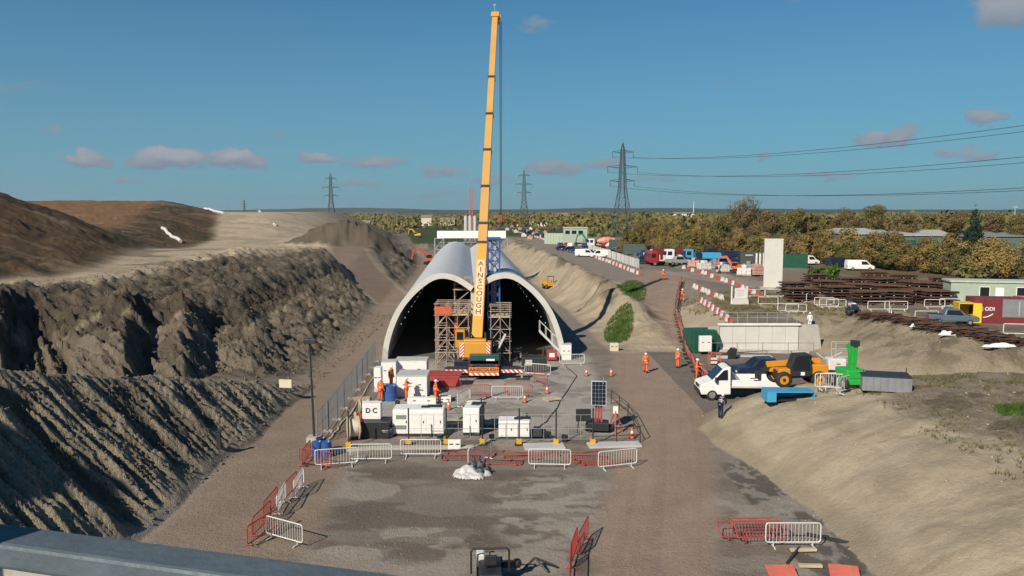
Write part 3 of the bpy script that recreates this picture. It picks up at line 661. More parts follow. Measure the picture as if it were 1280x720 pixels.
# rear face lettering on the base section: the boom's back faces the camera
bm_rot = Matrix((side, bd, upb)).transposed().to_4x4()  # x side, y up the boom, z out of its back
backn = upb
panel = MB().prism([(-.38,-3.0),(.38,-3.0),(.38,3.0),(-.38,3.0)], local(b0+bd*(.112*BL))+backn*(sizes[0]*1.15/2+.012), side, bd, backn, .02).build('name_panel', mat('cream_panel', (.70,.52,.30), .45), boom)
eul = bm_rot.to_euler()
for k, ch in enumerate('AINSCOUGH'):
    p = local(b0+bd*(.112*BL+2.56-k*.64))+backn*(sizes[0]*1.15/2+.03)
    text(ch, .70, 'letter', mat('letter_red', (.20,.03,.025), .5), panel, p, eul, sx=1.05, bold=.012)
# luffing cylinder, boom head, rope and hook
mb = MB(); a = local(Vector((-3.1, 74.2, 2.2))); b = local(b0+bd*(.2*BL))-upb*.55
mb.tube(a, a+(b-a)*.6, .2, 12); mb.tube(a+(b-a)*.6, b, .13, 10); mb.build('luffing_cylinder', darkst, cr)
hd = MB(); h = local(tip); hd.prism([(-.45,-.5),(.55,-.6),(.65,.3),(-.3,.5)], h, bd, upb, side, .9)
hd.tube(h+side*.15-upb*.62-side*.3, h+side*.15-upb*.62+side*.3, .32, 14); hd.box(h+side*.5, (.25, .5, .5)); head = hd.build('boom_head', yel, cr)
MB().tube(h+bd*.4, h+bd*.4+Vector((-.1, 0, 1.1)), .03).box(h+bd*.4+Vector((-.1,0,1.15)), (.3, .1, .12)).build('wind_gauge', galv, head)
hookz = 13.6-cz; hx = h+side*.62-upb*.3
mb = MB(); [mb.tube((hx.x+dx, hx.y, hx.z-.2), (hx.x+dx*.6, hx.y, hookz), .028, 5) for dx in (-.13, .0, .13)]; mb.build('hoist_rope', darkst, cr)
hk = MB().box((hx.x, hx.y, hookz-.35), (.42, .3, .8)).build('hook_block', redp, cr, bev=.06)
mb = MB(); mb.path([(hx.x, hx.y, hookz-.7), (hx.x, hx.y, hookz-1.0), (hx.x+.16, hx.y, hookz-1.15), (hx.x+.12, hx.y, hookz-1.35), (hx.x-.1, hx.y, hookz-1.35), (hx.x-.14, hx.y, hookz-1.2)], .05); mb.build('hook', darkst, hk)

# ------------------------------------------------------------------ scaffold and blue lattice mast behind it
scafm = mat('scaffold_tube', (.42,.33,.26), .6, .2, .3, 2, dirt=.5)
def scaffold(name, label, x0, x1, y0, y1, z1, nx, ny, lifts, m=scafm, guard=redor, extra=None):
    z0 = gz((x0+x1)/2, y0); t = thing(name, label, 'scaffold', ((x0+x1)/2, (y0+y1)/2, z0), 0, 'scaffold towers at the tunnel mouth')
    hx_, hy = (x1-x0)/2, (y1-y0)/2; mb = MB(); lv = [z1*k/lifts for k in range(lifts+1)]
    X = [-hx_+2*hx_*i/nx for i in range(nx+1)]; Y = [-hy+2*hy*i/ny for i in range(ny+1)]
    for x in X:
        for y in Y: mb.tube((x, y, 0), (x, y, z1+1.1), .036, 6)
    for z in lv[1:]+[z1+.55, z1+1.05]:
        for y in Y: mb.tube((-hx_-.15, y, z), (hx_+.15, y, z), .04, 5)
        for x in X: mb.tube((x, -hy-.15, z), (x, hy+.15, z), .04, 5)
    mb.build('tube_frame', m, t); mb = MB()
    for a, b in zip(lv, lv[1:]):
        for i, (p, q) in enumerate(zip(X, X[1:])):
            for y in (Y[0], Y[-1]): mb.tube((p, y, a), (q, y, b), .038, 5) if i % 2 == 0 else mb.tube((p, y, b), (q, y, a), .038, 5)
        for i, (p, q) in enumerate(zip(Y, Y[1:])):
            for x in (X[0], X[-1]): mb.tube((x, p, a), (x, q, b), .038, 5)
    mb.build('braces', m, t)
    for z in [z1]:
        MB().box((0, 0, z+.05), (2*hx_, 2*hy, .06)).build('platform', wood, t)
    if guard:
        mb = MB(); mb.box((-hx_*.5, -hy-.06, z1+.45), (hx_*1.0, .03, .75)); mb.box((-hx_-.06, 0, z1+.45), (.03, 2*hy, .75)); mb.build('edge_guard', guard, t)
    return t
scaffold('scaffold_tower', 'wide pale scaffold with a red guarded platform, left of the crane boom', -7.0, -4.0, 72.6, 75.8, 4.6, 3, 2, 4)
scaffold('scaffold_tower', 'tall narrow scaffold rising close behind the left side of the boom', -5.5, -3.9, 76.0, 78.0, 6.6, 1, 1, 5, guard=None)
scaffold('scaffold_tower', 'grey stair scaffold to the right of the blue lattice mast', -1.95, -.2, 72.6, 75.4, 4.4, 2, 2, 4, guard=None)
st2 = thing('scaffold_stair', 'pale ladder stair climbing the right scaffold beside the blue mast', 'stairs', (-1.1, 72.35, gz(-1.1, 72)))
mb = MB(); [mb.box((-.8+.15*i, 0, .3+.3*i), (.28, .5, .05)) for i in range(9)]; mb.build('treads', galvl, st2)
mb = MB(); [mb.bar((-.9, y, .1), (.5, y, 2.9), .05, .14) for y in (-.27, .27)]; mb.build('stringer', galvl, st2)
bl = thing('lattice_mast', 'slim blue lattice mast just right of the crane boom', 'mast', (-1.75, 76.5, gz(-1.7, 76.5)))
mb = MB(); lattice(mb, -.55, .55, -.55, .55, 0, 11.4, .075, 11); mb.build('lattice', blue, bl)
mb = MB(); [mb.tube((-.2+.13*i, 0, .5), (-.2+.13*i, .1, 11), .04, 5) for i in range(4)]; mb.build('hoses', galvl, bl)
MB().box((0, 0, 11.5), (1.3, 1.3, .2)).build('head_frame', blue, bl)
# ------------------------------------------------------------------ people
def skinmesh(name, pts, edges, rad, root=0, sub=1):
    me = bpy.data.meshes.new(name); me.from_pydata(pts, edges, []); o = bpy.data.objects.new(name, me); col.objects.link(o)
    m = o.modifiers.new('s', 'SKIN'); m.use_smooth_shade = True
    for i, v in enumerate(me.skin_vertices[0].data):
        r = rad[i]; v.radius = r if isinstance(r, tuple) else (r, r); v.use_root = (i == root)
    if sub: s = o.modifiers.new('u', 'SUBSURF'); s.levels = s.render_levels = sub
    dg = bpy.context.evaluated_depsgraph_get(); out = bpy.data.meshes.new_from_object(o.evaluated_get(dg))
    bpy.data.objects.remove(o); bpy.data.meshes.remove(me); out.name = name
    return out
def joints(pose):
    """joint positions of a 1.75 m figure facing -Y"""
    P = dict(pel=(0,0,.93), wai=(0,0,1.08), che=(0,0,1.30), nek=(0,0,1.48), hed=(0,-.015,1.60), top=(0,-.01,1.70))
    for s, k in ((1,'l'),(-1,'r')):
        P['sho'+k] = (s*.185,0,1.42); P['elb'+k] = (s*.25,.02,1.13); P['wri'+k] = (s*.26,-.08,.90)
        P['hip'+k] = (s*.09,0,.90); P['kne'+k] = (s*.10,-.02,.50); P['ank'+k] = (s*.105,.02,.09); P['toe'+k] = (s*.12,-.16,.04)
    if pose == 'walk':
        P.update(knel=(.1,-.16,.52), ankl=(.1,-.26,.10), toel=(.1,-.44,.07), kner=(-.1,.04,.50), ankr=(-.1,.27,.13), toer=(-.1,.12,.03),
                 elbl=(.24,.12,1.15), wril=(.25,.10,.91), elbr=(-.24,-.06,1.14), wrir=(-.24,-.24,.98))
    if pose == 'bend':
        P.update(pel=(0,.12,.90), wai=(0,.06,1.04), che=(0,-.14,1.20), nek=(0,-.30,1.30), hed=(0,-.40,1.36), top=(0,-.46,1.43),
                 shol=(.18,-.24,1.26), shor=(-.18,-.24,1.26), elbl=(.22,-.36,1.0), wril=(.16,-.5,.82), elbr=(-.22,-.36,1.0), wrir=(-.16,-.5,.82),
                 hipl=(.09,.12,.88), hipr=(-.09,.12,.88), knel=(.11,-.06,.50), kner=(-.11,.12,.47), ankr=(-.11,.22,.09), toer=(-.11,.05,.04))
    if pose == 'reach':
        P.update(elbl=(.24,-.20,1.26), wril=(.16,-.42,1.30), elbr=(-.26,-.10,1.12), wrir=(-.2,-.34,1.12), kner=(-.12,-.03,.5))
    return P
def person_proto(pose, suit, legs):
    P = joints(pose); V = lambda k: Vector(P[k])
    names = ['pel','wai','che','nek','hed','top'] + [j+k for k in 'lr' for j in ('sho','elb','wri','hip','kne','ank','toe')]
    ix = {n: i for i, n in enumerate(names)}
    E = [('pel','wai'),('wai','che'),('che','nek'),('nek','hed'),('hed','top')]
    for k in 'lr': E += [('che','sho'+k),('sho'+k,'elb'+k),('elb'+k,'wri'+k),('pel','hip'+k),('hip'+k,'kne'+k),('kne'+k,'ank'+k),('ank'+k,'toe'+k)]
    rd = dict(pel=(.15,.11), wai=(.14,.10), che=(.155,.11), nek=.058, hed=.098, top=.075, sho=.07, elb=.046, wri=.034, hip=.095, kne=.062, ank=.045, toe=.042)
    rad = [rd.get(n, rd.get(n[:3])) for n in names]
    bodyme = skinmesh('body', [P[n] for n in names], [(ix[a], ix[b]) for a, b in E], rad)
    # hands with five fingers and a nose, in the same mesh
    bm = bmesh.new(); bm.from_mesh(bodyme); extra = MB()
    for k, s in (('l',1),('r',-1)):
        w = V('wri'+k); d = (w-V('elb'+k)).normalized(); a = Vector((1,0,0)); a = (a-d*a.dot(d)).normalized(); b = d.cross(a)
        extra.bar(w-d*.01, w+d*.09, .075, .035)
        for f, (off, L) in enumerate(((-.03,.065),(-.01,.078),(.01,.074),(.03,.058))):
            p = w+d*.085+a*off; m = p+d*L*.55+b*.006; extra.tube(p, m, .0095, 5, .0085); extra.tube(m, m+d*L*.4+b*.02, .0085, 5, .006)
        p = w+d*.03-a*.035*s; extra.tube(p, p+d*.04-a*s*.028, .011, 5, .009); extra.tube(p+d*.04-a*s*.028, p+d*.072-a*s*.03, .009, 5, .006)
    hd = V('hed'); fw = Vector((0,-1,0)) if pose != 'bend' else Vector((0,-.75,-.65)).normalized()
    extra.ball(hd+fw*.10-Vector((0,0,.012)), .018, 6); [extra.ball(hd+Vector((s*.095, .01, 0)), .024, 6, (.5,1,1.2)) for s in (-1,1)]
    vs = [bm.verts.new(v) for v in extra.v]
    for f in extra.f:
        try: bm.faces.new([vs[i] for i in f])
        except ValueError: pass
    bm.to_mesh(bodyme); bm.free(); bodyme.materials.clear(); bodyme.materials.append(skin)
    root = bpy.data.objects.new('person', bodyme); col.objects.link(root)
    def cloth(name, keys, ed, rr, m, rt=0):
        me = skinmesh(name, [P[k] if isinstance(k, str) else k for k in keys], ed, rr, rt); me.materials.clear(); me.materials.append(m)
        o = bpy.data.objects.new(name, me); col.objects.link(o); o.parent = root; return o
    nk = V('che').lerp(V('nek'), .55)
    jk = ['wai','che',nk] + ['shol','elbl','wril','shor','elbr','wrir'] + ['pel']
    cloth('jacket', jk, [(0,1),(1,2),(1,3),(3,4),(4,5),(1,6),(6,7),(7,8),(0,9)], [(.175,.135),(.185,.14),.085,.098,.070,.055,.098,.070,.055,(.18,.14)], suit)
    cloth('trousers', ['pel','hipl','knel','ankl','hipr','kner','ankr'], [(0,1),(1,2),(2,3),(0,4),(4,5),(5,6)], [(.165,.125),.118,.088,.070,.118,.088,.070], legs)
    for k in 'lr':
        bt_ = MB(); a, t_ = V('ank'+k), V('toe'+k); bt_.tube(a+Vector((0,.03,.08)), a+Vector((0,.02,-.05)), .065, 8); bt_.bar(a+Vector((0,.05,-.045)), t_+Vector((0,-.02,.0)), .10, .09); bt_.build('boot', blackp, root)
    hm = MB(); c = hd+Vector((0,.0,.055)); hm.ball(c+Vector((0,0,.02)), .125, 12, (.92,1.1,.82)); hm.box(c+fw*.13+Vector((0,0,-.005)), (.17,.10,.018)); hm.build('helmet', mat('helmet_white', (.80,.80,.78), .35), root)
    st_ = MB()
    w, c2 = V('wai'), V('che'); st_.tube(w+(c2-w)*.05, w+(c2-w)*.28, .178, 12, caps=False); st_.build('reflective_band', mat('reflective_band', (.62,.63,.60), .35), root).scale = (1, .80, 1)
    root.hide_render = False
    return root
PEOPLE = {}
def person(px, py, pose, rz, label, suit='o', legs='o', pos=None, k=1.0, group=None):
    key = (pose, suit, legs); M_ = {'o': hiviz, 'w': tarp, 'd': navy}
    p = pos if pos is not None else at(px, py)
    if key not in PEOPLE:
        o = PEOPLE[key] = person_proto(pose, M_[suit], M_[legs]); o.location = p; o.rotation_euler = (0,0,R(rz)); o['label'] = label
    else: o = dup(PEOPLE[key], p, R(rz), label)
    o['category'] = 'person'; o['group'] = group or 'site workers in orange'
    return o
person(807, 466, 'walk', 175, 'worker in orange with white helmet walking alone in the middle of the haul road')
person(847, 460, 'stand', 120, 'worker in orange standing at the road edge beside the red barriers')
person(871, 474, 'reach', 60, 'worker in orange just behind the front of the white dropside truck')
person(829, 350, 'stand', 20, 'distant worker in orange standing where the haul road bends')
person(853, 377, 'walk', 200, 'worker in orange beside the barriers at the tip of the boom shadow')
person(476, 502, 'stand', 150, 'worker in orange nearest the left fence among the white boxes')
person(508, 501, 'reach', 90, 'worker in orange in front of the big white box')
person(524, 494, 'bend', 250, 'worker in orange bending over the tops of the white boxes')
person(545, 504, 'walk', 100, 'worker in orange walking from the white boxes towards the crane')
person(489, 484, 'stand', 60, 'worker in orange behind the blue drum among the white boxes')
person(575, 440, 'reach', 200, 'worker in orange up on the left scaffold lift', pos=Vector((-5.2, 73.6, gz(-5.5,73)+2.38)))
person(1012, 411, 'stand', 180, 'worker in white overalls standing on top of the concrete wall', 'w', 'w', group='workers in pale clothes')
person(1005, 472, 'reach', 120, 'worker in orange between the yellow handler and the pale light set')
person(901, 522, 'bend', 150, 'worker in navy stooping at the pit edge in front of the white truck', 'd', 'd', group='workers in dark clothes')

# ------------------------------------------------------------------ barriers
def crowd_proto(m, name='crowd_barrier', L=2.3, H=1.05, bars=15, r=.031):
    t = thing(name, None, 'barrier'); c = .12; z0 = .22
    def arc(cx, cz, a0, a1): return [(cx+c*math.cos(R(a0+(a1-a0)*i/4)), 0, cz+c*math.sin(R(a0+(a1-a0)*i/4))) for i in range(5)]
    x = L/2
    pts = arc(x-c, H-c, 0, 90)+arc(-x+c, H-c, 90, 180)+arc(-x+c, z0+c, 180, 270)+arc(x-c, z0+c, 270, 360); pts.append(pts[0])
    MB().path(pts, r, 6).build('frame', m, t)
    if bars:
        mb = MB()
        for i in range(1, bars): mb.tube((-x+L*i/bars, 0, z0), (-x+L*i/bars, 0, H), .011, 5, caps=False)
        mb.build('infill_bars', m, t)
    for s in (-1, 1):
        mb = MB(); mb.tube((s*x*.72, 0, z0), (s*x*.72, 0, .05), r*.9, 6); mb.path([(s*x*.72, -.30, 0.02), (s*x*.72, -.18, .06), (s*x*.72, .18, .06), (s*x*.72, .30, .02)], r*.9, 6); mb.build('foot', m, t)
    return t
PROTO = {}
def put(kind, mk, loc, rz, label, cat, group=None, name=None):
    if kind not in PROTO:
        o = PROTO[kind] = mk(); o.location = loc; o.rotation_euler = (0,0,rz)
    else: o = dup(PROTO[kind], loc, rz)
    o['label'] = label; o['category'] = cat
    if group: o['group'] = group
    return o
mk_g = lambda: crowd_proto(galvl, 'crowd_barrier'); mk_r = lambda: crowd_proto(redp, 'crowd_barrier')
mk_w = lambda: crowd_proto(mat('white_frame_paint', (.62,.60,.56), .5), 'crowd_barrier', bars=0, r=.045)
def bar_at(kind, px, py, deg, label, group=None):
    p = at(px, py); return put(kind, {'g': mk_g, 'r': mk_r, 'w': mk_w}[kind], p, R(deg), label, 'barrier', group)
G1 = 'silver barriers along the front of the compound'
for px, py, dg_, lb in ((421,584,14,'silver crowd barrier at the front left corner, in front of the blue drums'),(464,578,2,'silver crowd barrier below the box lettered in black'),
        (526,572,0,'silver crowd barrier in front of the large white generator'),(600,578,58,'silver crowd barrier standing askew behind the crumpled sheeting'),
        (687,585,-3,'silver crowd barrier in front of the small white generator'),(772,586,18,'silver crowd barrier at the front right corner of the compound')):
    bar_at('g', px, py, dg_, lb, G1)
bar_at('g', 634, 500, 0, 'silver crowd barrier directly in front of the crane', 'silver barriers round the crane')
bar_at('g', 672, 470, -20, 'silver crowd barrier to the right of the crane outriggers', 'silver barriers round the crane')
bar_at('g', 715, 457, 4, 'silver crowd barrier in front of the white cabinet at the right tunnel leg', 'silver barriers round the crane')
bar_at('g', 580, 506, 70, 'silver crowd barrier to the left of the crane, seen almost end on', 'silver barriers round the crane')
GL = 'barriers bottom left near the parapet'
for kind, x, y, dg_, lb in (('g',-10.65,38.9,92,'silver crowd barrier, farthest of the bent row at lower left'),('r',-10.95,38.3,87,'dark red crowd barrier doubled up with the farthest silver one at lower left'),('g',-10.9,36.7,95,'silver crowd barrier in the middle of the bent row at lower left'),
        ('r',-11.2,36.0,90,'dark red crowd barrier doubled up with the middle silver one at lower left'),('r',-11.05,34.2,86,'red crowd barrier below the middle of the bent row at lower left'),('r',-10.7,33.2,72,'red crowd barrier at the near end of the bent row, almost at the parapet'),('g',-9.7,32.9,-30,'silver crowd barrier turned across the near end of the bent row')):
    put(kind, {'g': mk_g, 'r': mk_r}[kind], Vector((x, y, gz(x, y))), R(dg_), lb, 'barrier', GL).scale = (.93,)*3
for kind, px, py, dg_, lb in (('r',729,684,74,'red crowd barrier, farthest of the group at bottom centre'),('r',717,700,78,'red crowd barrier in the middle of the group at bottom centre'),('r',713,722,84,'red crowd barrier cut by the bottom edge at centre')):
    bar_at(kind, px, py, dg_, lb, 'red barriers at bottom centre')
bar_at('g', 991, 684, 0, 'white crowd barrier upright at the foot of the pale slope', 'barriers at the foot of the pale slope')
for k, (px, py, dg_, tilt, lb) in enumerate(((934,677,4,-58,'dark red crowd barrier leaning back at the foot of the pale slope'),(948,672,2,-64,'dark red crowd barrier leaning behind the other two at the pale slope'),(955,682,0,-52,'dark red crowd barrier half hidden behind the upright white one'))):
    o = bar_at('r', px, py, dg_, lb, 'barriers at the foot of the pale slope'); o.rotation_euler = (R(tilt), 0, R(dg_)); o.location.z += .05+.05*k
# red barriers round the blue drums at the compound corner
for px, py, dg_, lb in ((383,578,92,'red crowd barrier on the left of the blue drums'),(394,584,-24,'red crowd barrier in front of the blue drums')):
    bar_at('r', px, py, dg_, lb, 'red barriers round the blue drums')
# red panels lying flat along the front edge
for k, (px, py, dg_) in enumerate(((575,577,3),(628,583,-4),(655,577,6),(735,577,-5),(748,583,4))):
    o = bar_at('r', px, py, dg_, 'red crowd barrier lying flat on the gravel, %s from the left of the flat ones' % nth(k), 'red barriers lying flat'); o.rotation_euler = (R(-88), 0, R(dg_)); o.location.z += .05
for k, (px, py, dg_) in enumerate(((560,488,20),(648,495,-14),(676,480,-62),(595,497,4))):
    bar_at('r', px, py, dg_, 'red crowd barrier close round the crane, %s from the left' % nth(k) if k != 3 else 'red crowd barrier standing right behind the silver one at the crane front', 'red barriers round the crane')
# pale frames in the upper right yard
UP = [(985,391),(995,392),(1010,377),(1030,383),(1036,385),(1098,389),(1120,389),(1168,386),(1188,385),(1113,396),(960,382),(1158,402),(968,372),(1272,420),(1045,386),(945,372)]
for k, (px, py) in enumerate(sorted(UP)):
    put('w', mk_w, at(px, py), R(rnd.choice((0, -6, 5, -12, 60 if k % 5 == 0 else 3))), 'pale open barrier frame in the right hand yard, %s from the left' % nth(k), 'barrier', 'pale barrier frames in the right hand yard')

# plastic post-and-board barrier, red with white band
def chapter_proto():
    t = thing('plastic_barrier', None, 'barrier'); mb = MB(); L = 2.0
    for z, h in ((.95,.14),(.42,.14)): mb.box((0,0,z), (L,.05,h))
    for x in (-.95,-.32,.32,.95): mb.box((x,0,.66), (.08,.05,.55))
    mb.build('frame', redpl, t, bev=.008); MB().box((0,-.0,.95), (1.9,.062,.09)).build('reflective_board', stripes('red_white_board', (.70,.69,.66), (.5,.04,.03), 2.2, (1,0,0)), t)
    for s in (-1, 1): MB().box((s*.75,0,.07), (.14,.62,.1)).box((s*.75,0,.28), (.06,.06,.4)).build('foot', black, t)
    return t
def polyline_pts(P, step):
    out = []; carry = 0
    for a, b in zip(P, P[1:]):
        d = (b-a); L = d.length; s = carry
        while s <= L: out.append((a+d*(s/L), math.atan2(d.y, d.x))); s += step
        carry = s-L
    return out
def row(kind, mk, pix, step, lab, cat, group, jit=.06, first=0):
    pts = polyline_pts([Vector((*at(*p)[:2], 0)) for p in pix], step)
    for i, (p, a) in enumerate(pts):
        x, y = p.x+rnd.uniform(-jit, jit), p.y+rnd.uniform(-jit, jit)
        put(kind, mk, Vector((x, y, gz(x, y))), a+rnd.uniform(-jit, jit), lab % nth(first+i), cat, group)
    return first+len(pts)
row('ch', chapter_proto, [(887,482),(872,470),(862,452),(852,425),(845,395),(848,372),(852,352)], 2.15, 'red plastic barrier along the haul road edge, %s from the near end', 'barrier', 'red plastic barriers along the haul road')
def block_proto(m, name='traffic_barrier', w=.92, h=.68):
    t = bpy.data.objects.new(name, None)
    mb = MB(); mb.prism([(-.24,0),(.24,0),(.22,.18),(.13,.42),(.12,h),(-.12,h),(-.13,.42),(-.22,.18)], (0,0,0), (0,1,0), (0,0,1), (1,0,0), w)
    o = mb.build(name, m, None, bev=.02); bpy.data.objects.remove(t); return o
bw = lambda: block_proto(whiteP); br = lambda: block_proto(redpl)
def blockrow(pix, step, lab, group, pattern='rw', jit=.08):
    pts = polyline_pts([Vector((*at(*p)[:2], 0)) for p in pix], step); cnt = {'r': 0, 'w': 0}
    for i, (p, a) in enumerate(pts):
        c = pattern[i % len(pattern)]; x, y = p.x+rnd.uniform(-jit, jit), p.y+rnd.uniform(-jit, jit)
        put('b'+c, bw if c == 'w' else br, Vector((x, y, gz(x, y))), a+rnd.uniform(-.08,.08), lab % (('white' if c == 'w' else 'red'), nth(cnt[c])), 'barrier', group); cnt[c] += 1
blockrow([(800,344),(790,340),(775,334),(760,328),(745,323),(728,318),(712,312),(697,306),(680,300),(668,296)], 1.9, '%s block, %s of its colour from the near end above the embankment', 'block barriers above the embankment', 'rwrwwrw')
blockrow([(855,336),(870,340),(888,346),(905,352),(925,360),(942,368),(955,374)], 2.3, '%s block, %s of its colour from the left across the yard entrance', 'block barriers across the far yard', 'wrwrrw')
blockrow([(913,405),(903,397),(893,389),(884,383),(875,377)], 1.6, '%s block, %s of its colour from the near end over the pale patch', 'block barriers over the pale patch', 'rw')
blockrow([(868,360),(880,366),(892,371),(905,376)], 2.2, '%s block, %s of its colour from the left before the notice board', 'block barriers by the notice board', 'wwrw')
blockrow([(655,293),(640,288)], 4.2, '%s block, %s of its colour in the farthest block row', 'far block barriers', 'wr')
# mesh topped white hoarding posts above the row
def hoard_proto():
    t = thing('mesh_hoarding', None, 'fence'); mb = MB(); [mb.tube((x,0,0), (x,0,2.0), .03, 6) for x in (-1.1,1.1)]; [mb.tube((-1.1,0,z), (1.1,0,z), .022, 6) for z in (.25,1.0,1.98)]; mb.build('frame', galvl, t)
    mb = MB(); [mb.box((-1.0+.125*i,0,1.12), (.045,.01,1.7)) for i in range(17)]; mb.build('slat_mesh', whiteP, t); return t
row('hoard', hoard_proto, [(797,336),(780,330),(764,324),(748,318),(735,314)], 2.6, 'white mesh hoarding panel behind the block row, %s from the near end', 'fence', 'white mesh panels above the embankment')

# ------------------------------------------------------------------ mesh fence panels
def heras_proto():
    t = thing('fence_panel', None, 'fence'); L, H = 2.9, 2.0; mb = MB(); x = L/2
    for s in (-1, 1): mb.tube((s*x,0,.05), (s*x,0,H+.02), .03, 6)
    for z in (.15, H): mb.tube((-x,0,z), (x,0,z), .026, 6)
    mb.tube((-x,0,1.1), (x,0,1.1), .012, 5); mb.build('frame', grey, t); mb = MB()
    for i in range(1, 20): mb.tube((-x+L*i/20,0,.15), (-x+L*i/20,0,H), .008, 4, caps=False)
    for i in range(1, 8): mb.tube((-x,0,.15+.23*i), (x,0,.15+.23*i), .008, 4, caps=False)
    mb.build('wire_mesh', grey, t); MB().box((x,0,.07), (.22,.62,.14)).build('foot_block', concr, t); return t
row('heras', heras_proto, [(404,548),(422,524),(440,497),(456,474),(470,452)], 3.0, 'tall mesh fence panel by the left road, %s from the near end', 'fence', 'mesh fence along the left haul road', .02)
# posts with yellow bases and wires along the compound front
def post_proto():
    t = thing('edge_post', None, 'post'); MB().tube((0,0,.1), (0,0,2.25), .045, 8).build('pole', darkst, t); MB().box((0,0,.22), (.32,.32,.30)).build('base_block', yelm, t, bev=.03); MB().box((0,0,.02), (.55,.55,.05)).build('foot_plate', black, t); return t
POSTS = [(436,560),(511,556),(558,556),(603,556),(649,556),(695,556),(741,556)]
pp = [at(a, b) for a, b in POSTS]
for k, p in enumerate(pp): put('post', post_proto, p, 0, 'dark post with yellow base along the compound front, %s from the left' % nth(k), 'post', 'dark posts along the compound front')
for k, (a, b) in enumerate(zip(pp[1:], pp[2:])):
    t = thing('wire_fence', 'thin wire fence between the dark front posts, %s bay from the left' % nth(k), 'fence', a, math.atan2((b-a).y, (b-a).x), 'wire bays along the compound front'); L = (b-a).length; mb = MB()
    for z in (.35, 1.0, 1.85): mb.tube((.05,0,z), (L-.05,0,z+(b.z-a.z)), .014, 5)
    mb.build('wires', galv, t); mb = MB(); [mb.tube((L*i/3,0,.35), (L*i/3,0,1.85), .016, 5) for i in (1, 2)]; mb.build('uprights', galv, t)
# pipe rails round the right end
for k, (a, b) in enumerate((((741,556),(800,553)),((800,553),(785,522)),((785,522),(764,505)))):
    A_, B_ = at(*a), at(*b); t = thing('pipe_rail', ('low pipe rail from the last front post to the compound corner','low pipe rail along the right edge of the compound','low pipe rail beside the solar panel trailer')[k], 'rail', A_, math.atan2((B_-A_).y, (B_-A_).x), 'pipe rails at the compound corner'); L = (B_-A_).length; dz = B_.z-A_.z; mb = MB()
    for z in (.5, 1.0): mb.tube((0,0,z), (L,0,z+dz), .025, 6)
    mb.build('rails', darkst, t); mb = MB(); [mb.tube((L*i/2,0,0), (L*i/2,0,1.05+dz*i/2), .03, 6) for i in range(3)]; mb.build('posts', darkst, t)
# kerb boards and concrete pads along the front edge
for k, (a, b, w, m_, nm, lb) in enumerate((((402,566),(470,561),.5,concr,'kerb_board','pale board edging the gravel at the compound front left'),((470,561),(592,560),.55,concr,'kerb_board','long pale board edging the gravel behind the silver barriers'),((655,560),(705,558),1.1,lgrey,'steel_sheet','grey steel sheet on the ground behind the silver barrier near the small generator'),((735,558),(800,556),1.0,lgrey,'steel_sheet','grey steel sheet on the ground at the front right corner'),((560,568),(700,570),.16,pipeb,'timber_beam','long red brown beam on the ground behind the flat red barriers'),((700,579),(790,577),.16,pipeb,'timber_beam','red brown beam at the front right corner'))):
    A_, B_ = at(*a), at(*b); m0 = (A_+B_)/2; d_ = B_-A_
    tag(MB().box((0,0,.06), (d_.length, w, .12)).build(nm, m_, None, bev=.01), lb, 'board' if nm == 'kerb_board' else 'sheet' if nm == 'steel_sheet' else 'beam'); o = col.objects[-1]; o.location = m0; o.rotation_euler = (0,0,math.atan2(d_.y, d_.x))

# ------------------------------------------------------------------ generators and boxes in the compound
def genset(px, py, L, D_, H_, label, doors=3, rz=0, vents=True, dark_end=False, group='white generators'):
    t = thing('generator', label, 'generator', at(px, py), R(rz), group); z0 = .18
    MB().box((0, D_/2, z0+H_/2), (L, D_, H_)).build('canopy', white, t, bev=.05)
    MB().box((0, D_/2, .09), (L*.97, D_*.95, .18)).build('base_frame', darkst, t)
    for i in range(doors):
        w = L/doors; x = -L/2+w*(i+.5)
        d = MB().box((x, -.008, z0+H_*.52), (w*.93, .02, H_*.78)).build('door', white, t, bev=.01)
        MB().box((x+w*.3, -.03, z0+H_*.5), (.05, .03, .16)).build('handle', blackp, d)
    if vents:
        for zz in (.28, .70): MB().box((-L/2+L/doors*.5, -.026, z0+H_*zz), (L/doors*.6, .02, H_*.16)).build('vent', grey, t)
    MB().box((L*.12, D_*.45, z0+H_+.03), (.5, .4, .07)).box((L*.3, D_*.6, z0+H_+.02), (.9, .6, .04)).build('roof_plate', darkst, t)
    MB().tube((L*.4, D_*.7, z0+H_), (L*.4, D_*.7, z0+H_+.28), .05).build('exhaust', darkst, t)
    if dark_end: MB().box((L/2+.01, D_/2, z0+H_*.5), (.02, D_*.94, H_*.92)).build('radiator_grille', mat('grille_navy', (.03,.04,.065), .6), t)
    return t
genset(523, 546, 3.2, 1.5, 1.55, 'large white generator with several doors at the compound front')
genset(589, 545, 1.05, 2.2, 1.6, 'tall narrow white generator with a dark side panel', 1, -6, False, True)
genset(643, 550, 1.95, 1.3, 1.0, 'small low white generator right of the narrow one', 2, 0, False)
g = thing('lettered_box', 'white upright box lettered in dark capitals, on top of a black tank', 'box', at(463, 549)+Vector((0,.5,1.12)))
MB().box((0,.4,.5), (1.15,.8,1.0)).build('body', white, g, bev=.03); text('D C', .42, 'lettering', navy, g, (0,-.012,.55), (R(90),0,0), bold=.012)
t = thing('black_tank', 'black tank under the white lettered box', 'tank', at(469, 549)); MB().box((0,.7,.56), (1.75,1.3,1.08)).build('body', blackp, t, bev=.06); MB().box((-.3,.04,.6), (.05,.03,.7)).box((.35,.04,.6), (.05,.03,.7)).build('ribs', darkst, t)
